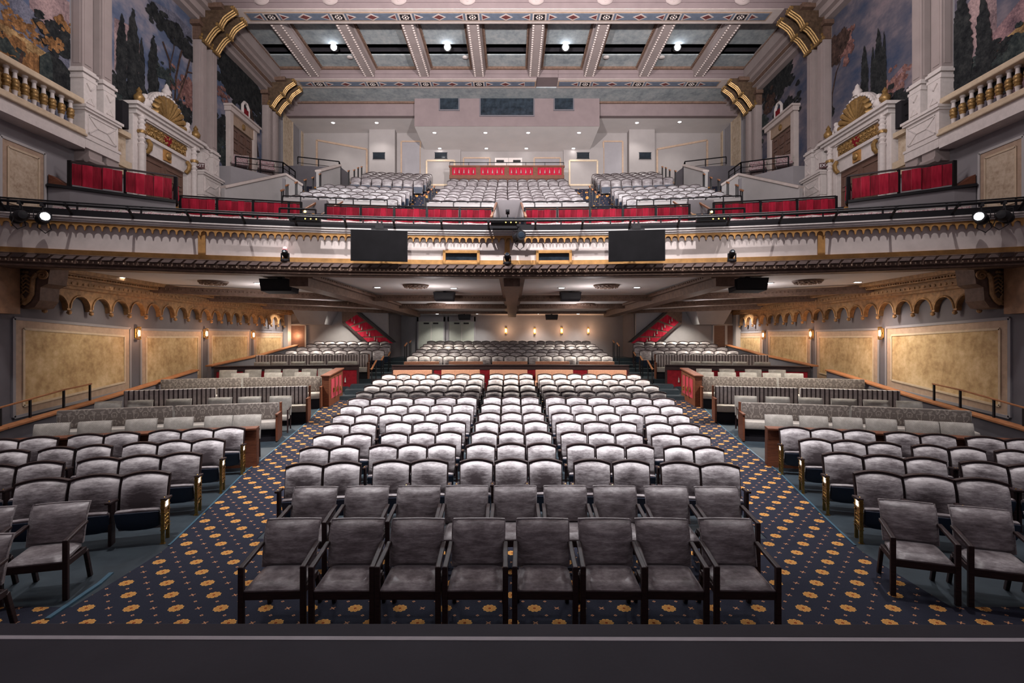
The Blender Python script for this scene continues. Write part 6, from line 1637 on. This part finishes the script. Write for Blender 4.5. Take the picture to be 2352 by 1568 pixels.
def mural(s, label, y0, y1, z0, z1, sky, ops, seed):
    o = (s*(WU-.002), (y0+y1)/2, z0); rnd = random.Random(seed); m = MB(); lay = [0]
    def pt(px, py):
        x, d, z = wl(-1, px, py, WU); return d, z
    def put(poly, mi):
        lay[0] += 1; X = WU - .006 - lay[0]*.00006; m.m = mi
        P = [(min(max(a, y0), y1), min(max(b, z0), z1)) for a, b in poly]
        n = len(P); m.add([(s*X, a, b) for a, b in P], [tuple(range(n))])
    m.m = 0; m.box(s*(WU-.004), y0, z0, s*(WU-.0), y1, z1)
    def blob(px, py, r, mi, n=1, spread=0, sq=1.0):
        c = pt(px, py); k = WU*0 + c[0]/F
        n = int(n*3.2); r *= .62; spread *= 1.05
        for _ in range(n):
            cx_, cz_ = c[0] + rnd.gauss(0, spread)*k*1.6, c[1] + rnd.gauss(0, spread)*k; rr = r*k*rnd.uniform(.6, 1.2); q = 13
            put([(cx_ + 1.5*rr*(1+rnd.uniform(-.4,.3))*cos(2*PI*j/q), cz_ + sq*rr*(1+rnd.uniform(-.4,.3))*sin(2*PI*j/q)) for j in range(q)], mi)
    for op in ops:
        kind = op[0]
        if kind == 'poly': put([pt(*p) for p in op[2]], op[1])
        elif kind == 'cyp':
            _, px, pt0, pb0, hw, mi = op; L_ = []; R_ = []
            for j in range(40):
                f = j/39; w = hw*(min(1, f*2.6)**.7)*(1 - .35*max(0, f-.75)/.25); py = pt0 + (pb0-pt0)*f; jw = rnd.uniform(-.16,.16)*hw
                L_.append(pt(px-w+jw, py)); R_.append(pt(px+w+jw+rnd.uniform(0,.12)*hw, py))
            put(L_ + R_[::-1], mi)
        elif kind == 'blob': blob(*op[1:])
        elif kind == 'line':
            _, mi, w, pts = op
            for a, b in zip(pts, pts[1:]):
                (ya, za), (yb, zb) = pt(*a), pt(*b); l = math.hypot(yb-ya, zb-za) or 1; nx, nz = -(zb-za)/l*w/2, (yb-ya)/l*w/2
                put([(ya+nx,za+nz),(yb+nx*.8,zb+nz*.8),(yb-nx*.8,zb-nz*.8),(ya-nx,za-nz)], mi)
    ob = local(m, o).build('mural', [sky] + MUR[1:]); ob.location = o
    return tag(ob, label, 'mural', 'painted landscape murals')
R_ = lambda px: 2352 - px
ZT = 14.18
mural(-1, 'landscape mural of golden hills and orange trees above the left balustrade', 6.6, 13.6, 8.2, ZT, SKY1, [
 ('poly', K_, [(60,-60),(165,10),(165,110),(120,90),(70,40)]), ('poly', M2_, [(-60,-60),(30,-25),(70,20),(120,75),(165,120),(165,180),(-60,180)]), ('poly', M2_, [(20,20),(60,35),(110,80),(140,120),(60,120)]),
 ('poly', H_, [(-60,30),(0,45),(40,75),(90,110),(165,165),(165,260),(-60,260)]), ('blob', 20, 40, 7, O_, 14, 10), ('blob', 70, 78, 7, O_, 16, 12), ('blob', 100, 95, 6, G_, 6, 6), ('line', H_, .1, [(0,80),(60,105),(120,150)]),
 ('blob', -10, 95, 16, G_, 8, 14), ('blob', 35, 130, 14, O_, 26, 15), ('blob', 70, 150, 12, O_, 22, 13), ('blob', 10, 105, 12, B_, 8, 10), ('line', T_, .09, [(45,190),(42,150),(50,120)]),
 ('poly', G_, [(88,130),(110,118),(140,140),(165,170),(165,260),(88,230)]), ('blob', 130, 78, 13, G_, 16, 13), ('blob', 140, 110, 12, G_, 14, 12), ('blob', 118, 95, 9, O_, 8, 9), ('blob', 150, 60, 9, O_, 8, 8), ('poly', PB and B_, [(88,130),(110,118),(118,150),(118,240),(88,230)])], 1)
mural(-1, 'landscape mural of four dark cypresses and a tall umbrella pine, left wall', 14.75, 18.8, 8.8, ZT, SKY1, [
 ('poly', K_, [(262,40),(300,60),(330,120),(330,200),(262,160)]), ('poly', M2_, [(330,-10),(400,30),(440,70),(440,110),(380,60)]),
 ('blob', 275, 195, 10, G_, 12, 12), ('blob', 300, 225, 13, G_, 20, 16), ('blob', 340, 245, 13, G_, 16, 16), ('blob', 285, 260, 16, B_, 14, 14), ('blob', 425, 260, 12, G_, 14, 10), ('blob', 430, 210, 9, P_, 26, 12), ('blob', 433, 238, 8, P_, 10, 8),
 ('cyp', 277, 30, 215, 12, G_), ('cyp', 303, 18, 235, 14, G_), ('cyp', 323, 85, 245, 7, G_), ('cyp', 350, 80, 250, 12, G_),
 ('line', T_, .10, [(393,235),(390,190),(388,140),(372,95)]), ('line', T_, .10, [(400,235),(402,180),(412,130),(420,105)]), ('line', T_, .09, [(405,232),(425,175),(436,130)]), ('line', T_, .05, [(412,195),(430,165),(440,168)]), ('line', T_, .05, [(389,150),(398,110),(396,80)]),
 ('blob', 352, 32, 12, G_, 12, 9, .7), ('blob', 372, 52, 13, G_, 14, 9, .7), ('blob', 393, 72, 13, G_, 16, 9, .7), ('blob', 415, 95, 13, G_, 16, 9, .7), ('blob', 433, 120, 12, G_, 12, 7, .7), ('blob', 378, 170, 9, B_, 10, 8)], 2)
mural(-1, 'landscape mural of one huge dark tree behind the smaller doorway, left wall', 20.0, 24.02, 8.0, ZT, SKY1, [
 ('poly', G_, [(500,115),(520,130),(560,160),(590,190),(602,215),(602,260),(560,250),(520,215),(508,180)]), ('blob', 530, 165, 16, G_, 26, 16), ('blob', 570, 205, 16, G_, 30, 16), ('blob', 545, 200, 14, G_, 24, 18), ('blob', 590, 250, 12, G_, 18, 12), ('blob', 505, 300, 12, G_, 22, 14), ('blob', 508, 350, 12, B_, 16, 12), ('line', T_, .16, [(583,350),(580,300),(575,250)]), ('line', T_, .12, [(592,360),(586,310),(580,270)]), ('blob', 512, 215, 7, P_, 8, 8)], 3)
mural(1, 'landscape mural of two tall cypresses against a pink sky above the right balustrade', 6.6, 13.6, 8.2, ZT, SKY2, [
 ('poly', K_, [(R_(2172),120),(R_(2200),40),(R_(2260),-40),(R_(2290),-60),(R_(2290),120)]), ('poly', V_, [(R_(2270),90),(R_(2352),-10),(R_(2420),-60),(R_(2420),230),(R_(2270),230)]), ('poly', H_, [(R_(2285),110),(R_(2352),50),(R_(2420),10),(R_(2420),70),(R_(2352),90),(R_(2300),125)]),
 ('line', PV and V_, .1, [(R_(2290),90),(R_(2352),20)]), ('blob', R_(2182), 140, 12, G_, 12, 8), ('blob', R_(2200), 200, 18, B_, 20, 16), ('blob', R_(2250), 180, 16, B_, 24, 18), ('blob', R_(2300), 150, 16, G_, 30, 22), ('blob', R_(2340), 110, 13, B_, 24, 18), ('blob', R_(2290), 115, 8, G_, 10, 8),
 ('cyp', R_(2212), -20, 215, 23, G_), ('cyp', R_(2262), -15, 200, 17, G_), ('blob', R_(2235), 205, 14, G_, 16, 14)], 4)
mural(1, 'landscape mural of a lone pine and slim cypresses under a grey sky, right wall', 14.75, 18.8, 8.8, ZT, SKY2, [
 ('poly', V_, [(R_(2040),190),(R_(2075),150),(R_(2080),300),(R_(2030),290)]), ('blob', R_(2055), 190, 8, P_, 18, 12), ('blob', R_(2055), 240, 14, G_, 26, 14), ('blob', R_(1900), 265, 10, G_, 12, 8),
 ('line', T_, .09, [(R_(1905),290),(R_(1912),215),(R_(1922),165)]), ('line', T_, .06, [(R_(1911),220),(R_(1902),200),(R_(1897),180)]), ('line', T_, .05, [(R_(1920),170),(R_(1932),140)]),
 ('blob', R_(1938), 110, 12, P_, 20, 12), ('blob', R_(1918), 118, 12, T_, 24, 12), ('blob', R_(1930), 95, 12, T_, 20, 10), ('blob', R_(1905), 140, 9, T_, 14, 9),
 ('cyp', R_(1988), 104, 250, 8, G_), ('cyp', R_(2007), 106, 250, 5, G_), ('cyp', R_(2020), 64, 255, 10, G_), ('cyp', R_(2033), 72, 250, 5, G_), ('blob', R_(2000), 260, 12, G_, 16, 16)], 5)
mural(1, 'landscape mural of a dark spreading tree behind the smaller doorway, right wall', 20.0, 24.02, 8.0, ZT, SKY2, [
 ('blob', R_(1800), 175, 14, G_, 24, 12), ('blob', R_(1780), 200, 15, G_, 30, 14), ('blob', R_(1755), 215, 13, G_, 26, 12), ('blob', R_(1740), 240, 10, G_, 18, 8), ('blob', R_(1740), 300, 14, B_, 26, 14), ('blob', R_(1815), 250, 10, G_, 20, 12), ('blob', R_(1735), 345, 12, B_, 14, 10), ('blob', R_(1770), 235, 10, T_, 10, 10)], 6)
# ------------------------------------------------------------------ world, lamps, view
w = bpy.data.worlds.new('world'); sc.world = w; w.use_nodes = True
bg = w.node_tree.nodes['Background']; bg.inputs[0].default_value = (.92, .78, .86, 1); bg.inputs[1].default_value = .20
def lamp(kind, name, loc, power, color=(1,1,1), aim=None, size=60, blend=.6, rad=.1):
    l = bpy.data.lights.new(name, kind); l.energy = power; l.color = color
    if kind == 'SPOT': l.spot_size = math.radians(size); l.spot_blend = blend
    l.shadow_soft_size = rad
    o = bpy.data.objects.new(name, l); COL.objects.link(o); o.location = loc
    if aim is not None: o.rotation_euler = (Vector(aim) - Vector(loc)).to_track_quat('-Z', 'Y').to_euler()
    return o
for s in (-1, 1):
    lamp('SPOT', 'house_spot', (s*3.2, 8.2, 15.2), 11800, (1,.97,.99), (s*1.4, 13.0, 1.0), 58, 1, .10)
    lamp('SPOT', 'house_spot', (s*7.5, 8.8, 15.2), 4600, (1,.95,.95), (s*6.2, 11.0, 0.5), 60, 1, .10)
    lamp('SPOT', 'balcony_spot', (s*5.0, 12.5, 15.4), 4300, (.95,.97,1), (s*5.2, 21.5, 8.2), 46, .9, .1)
    lamp('POINT', 'hall_fill_lamp', (s*5.0, 11.5, 12.2), 650, (1,.92,.91), rad=.7)  # unseen fill lamp added to brighten upper walls, ceiling and balcony
lamp('SPOT', 'balcony_spot', (0, 12.5, 15.4), 4300, (.95,.97,1), (0, 21.5, 8.2), 46, .9, .1)
for x, y, z in CSP: lamp('SPOT', 'slot_lamp', (x, y-.1, z-.1), 1500, (.92,.95,1), (x*.55, 6.0, 0), 50, .8, .12)
for x, y, z in DOWN: lamp('SPOT', 'downlight_lamp', (x, y, z-.05), (950 if abs(x) < 10 else 380), (1,.92,.82), (x, y, 0), 125, .8, .08)
for x, y, z in DOWN2: lamp('SPOT', 'downlight_lamp', (x, y, z-.05), 260, (1,.95,.86), (x, y+.5, 0), 110, .8, .08)
for x, y, z in DOWN3: lamp('SPOT', 'downlight_lamp', (x, min(y, 28.0), z-.10), (100 if y < 27.6 else 40), (1,.95,.90), (x, min(y, 28)+.3, z-3), 115, .8, .06)
for x, y, z in SCON: lamp('POINT', 'sconce_lamp', (x, y, z), 20, (1,.58,.33), rad=.05)
for s in (-1, 1):
    lamp('SPOT', 'valance_lamp', (s*10.4, 25.4, 4.2), 330, (1,.9,.78), (s*11.5, 25.6, 2.8), 90, .7, .05)
    for y in (14.6, 18.2, 21.8): lamp('SPOT', 'wall_fill_spot', (s*9.4, y, 4.35), 120, (1,.86,.68), (s*11.6, y+.1, 2.0), 88, .9, .08)  # unseen spots added to brighten the side wall panels
    for x, y in ((2.6, 17.2), (7.8, 16.8), (2.8, 23.5), (8.0, 22.5)): lamp('POINT', 'ceiling_fill_lamp', (s*x, y, ceilz(y)-.75), 46, (1,.93,.92), rad=.22)  # soft unseen lamps added as fill for the low ceiling
for s in (-1, 1):
    lamp('SPOT', 'upper_fill_spot', (s*3.0, 3.5, 8.0), 15000, (1,.93,.92), (s*2.0, 22.5, 14.6), 58, .8, .25)  # unseen spots added above the stage to fill ceiling and upper walls
    lamp('SPOT', 'upper_fill_spot', (s*2.0, 3.5, 8.0), 3500, (1,.94,.92), (s*9.5, 19.0, 12.0), 50, .9, .25)
    lamp('SPOT', 'fascia_spot', (s*2.5, 4.5, 9.5), 1500, (1,.95,.93), (s*4.0, 13.6, 5.0), 34, .9, .08)
for d in (22.2, 26.0):
    for x in (-8.5, -3.2, 3.2, 8.5): lamp('SPOT', 'downlight_lamp', (x, d, ceilz(d)-.1), 480, (1,.93,.78), (x, d, 0), 125, .8, .08)
sc.view_settings.view_transform = 'Standard'; sc.view_settings.look = 'None'; sc.view_settings.gamma = 1; sc.view_settings.exposure = 0
sc.view_settings.use_curve_mapping = False
cy = sc.cycles
cy.use_denoising = True; cy.max_bounces = 4; cy.diffuse_bounces = 3; cy.glossy_bounces = 1; cy.transmission_bounces = 2; cy.transparent_max_bounces = 4
cy.sample_clamp_indirect = 4; cy.caustics_reflective = False; cy.caustics_refractive = False
cy.use_adaptive_sampling = True; cy.adaptive_threshold = .035; cy.adaptive_min_samples = 20
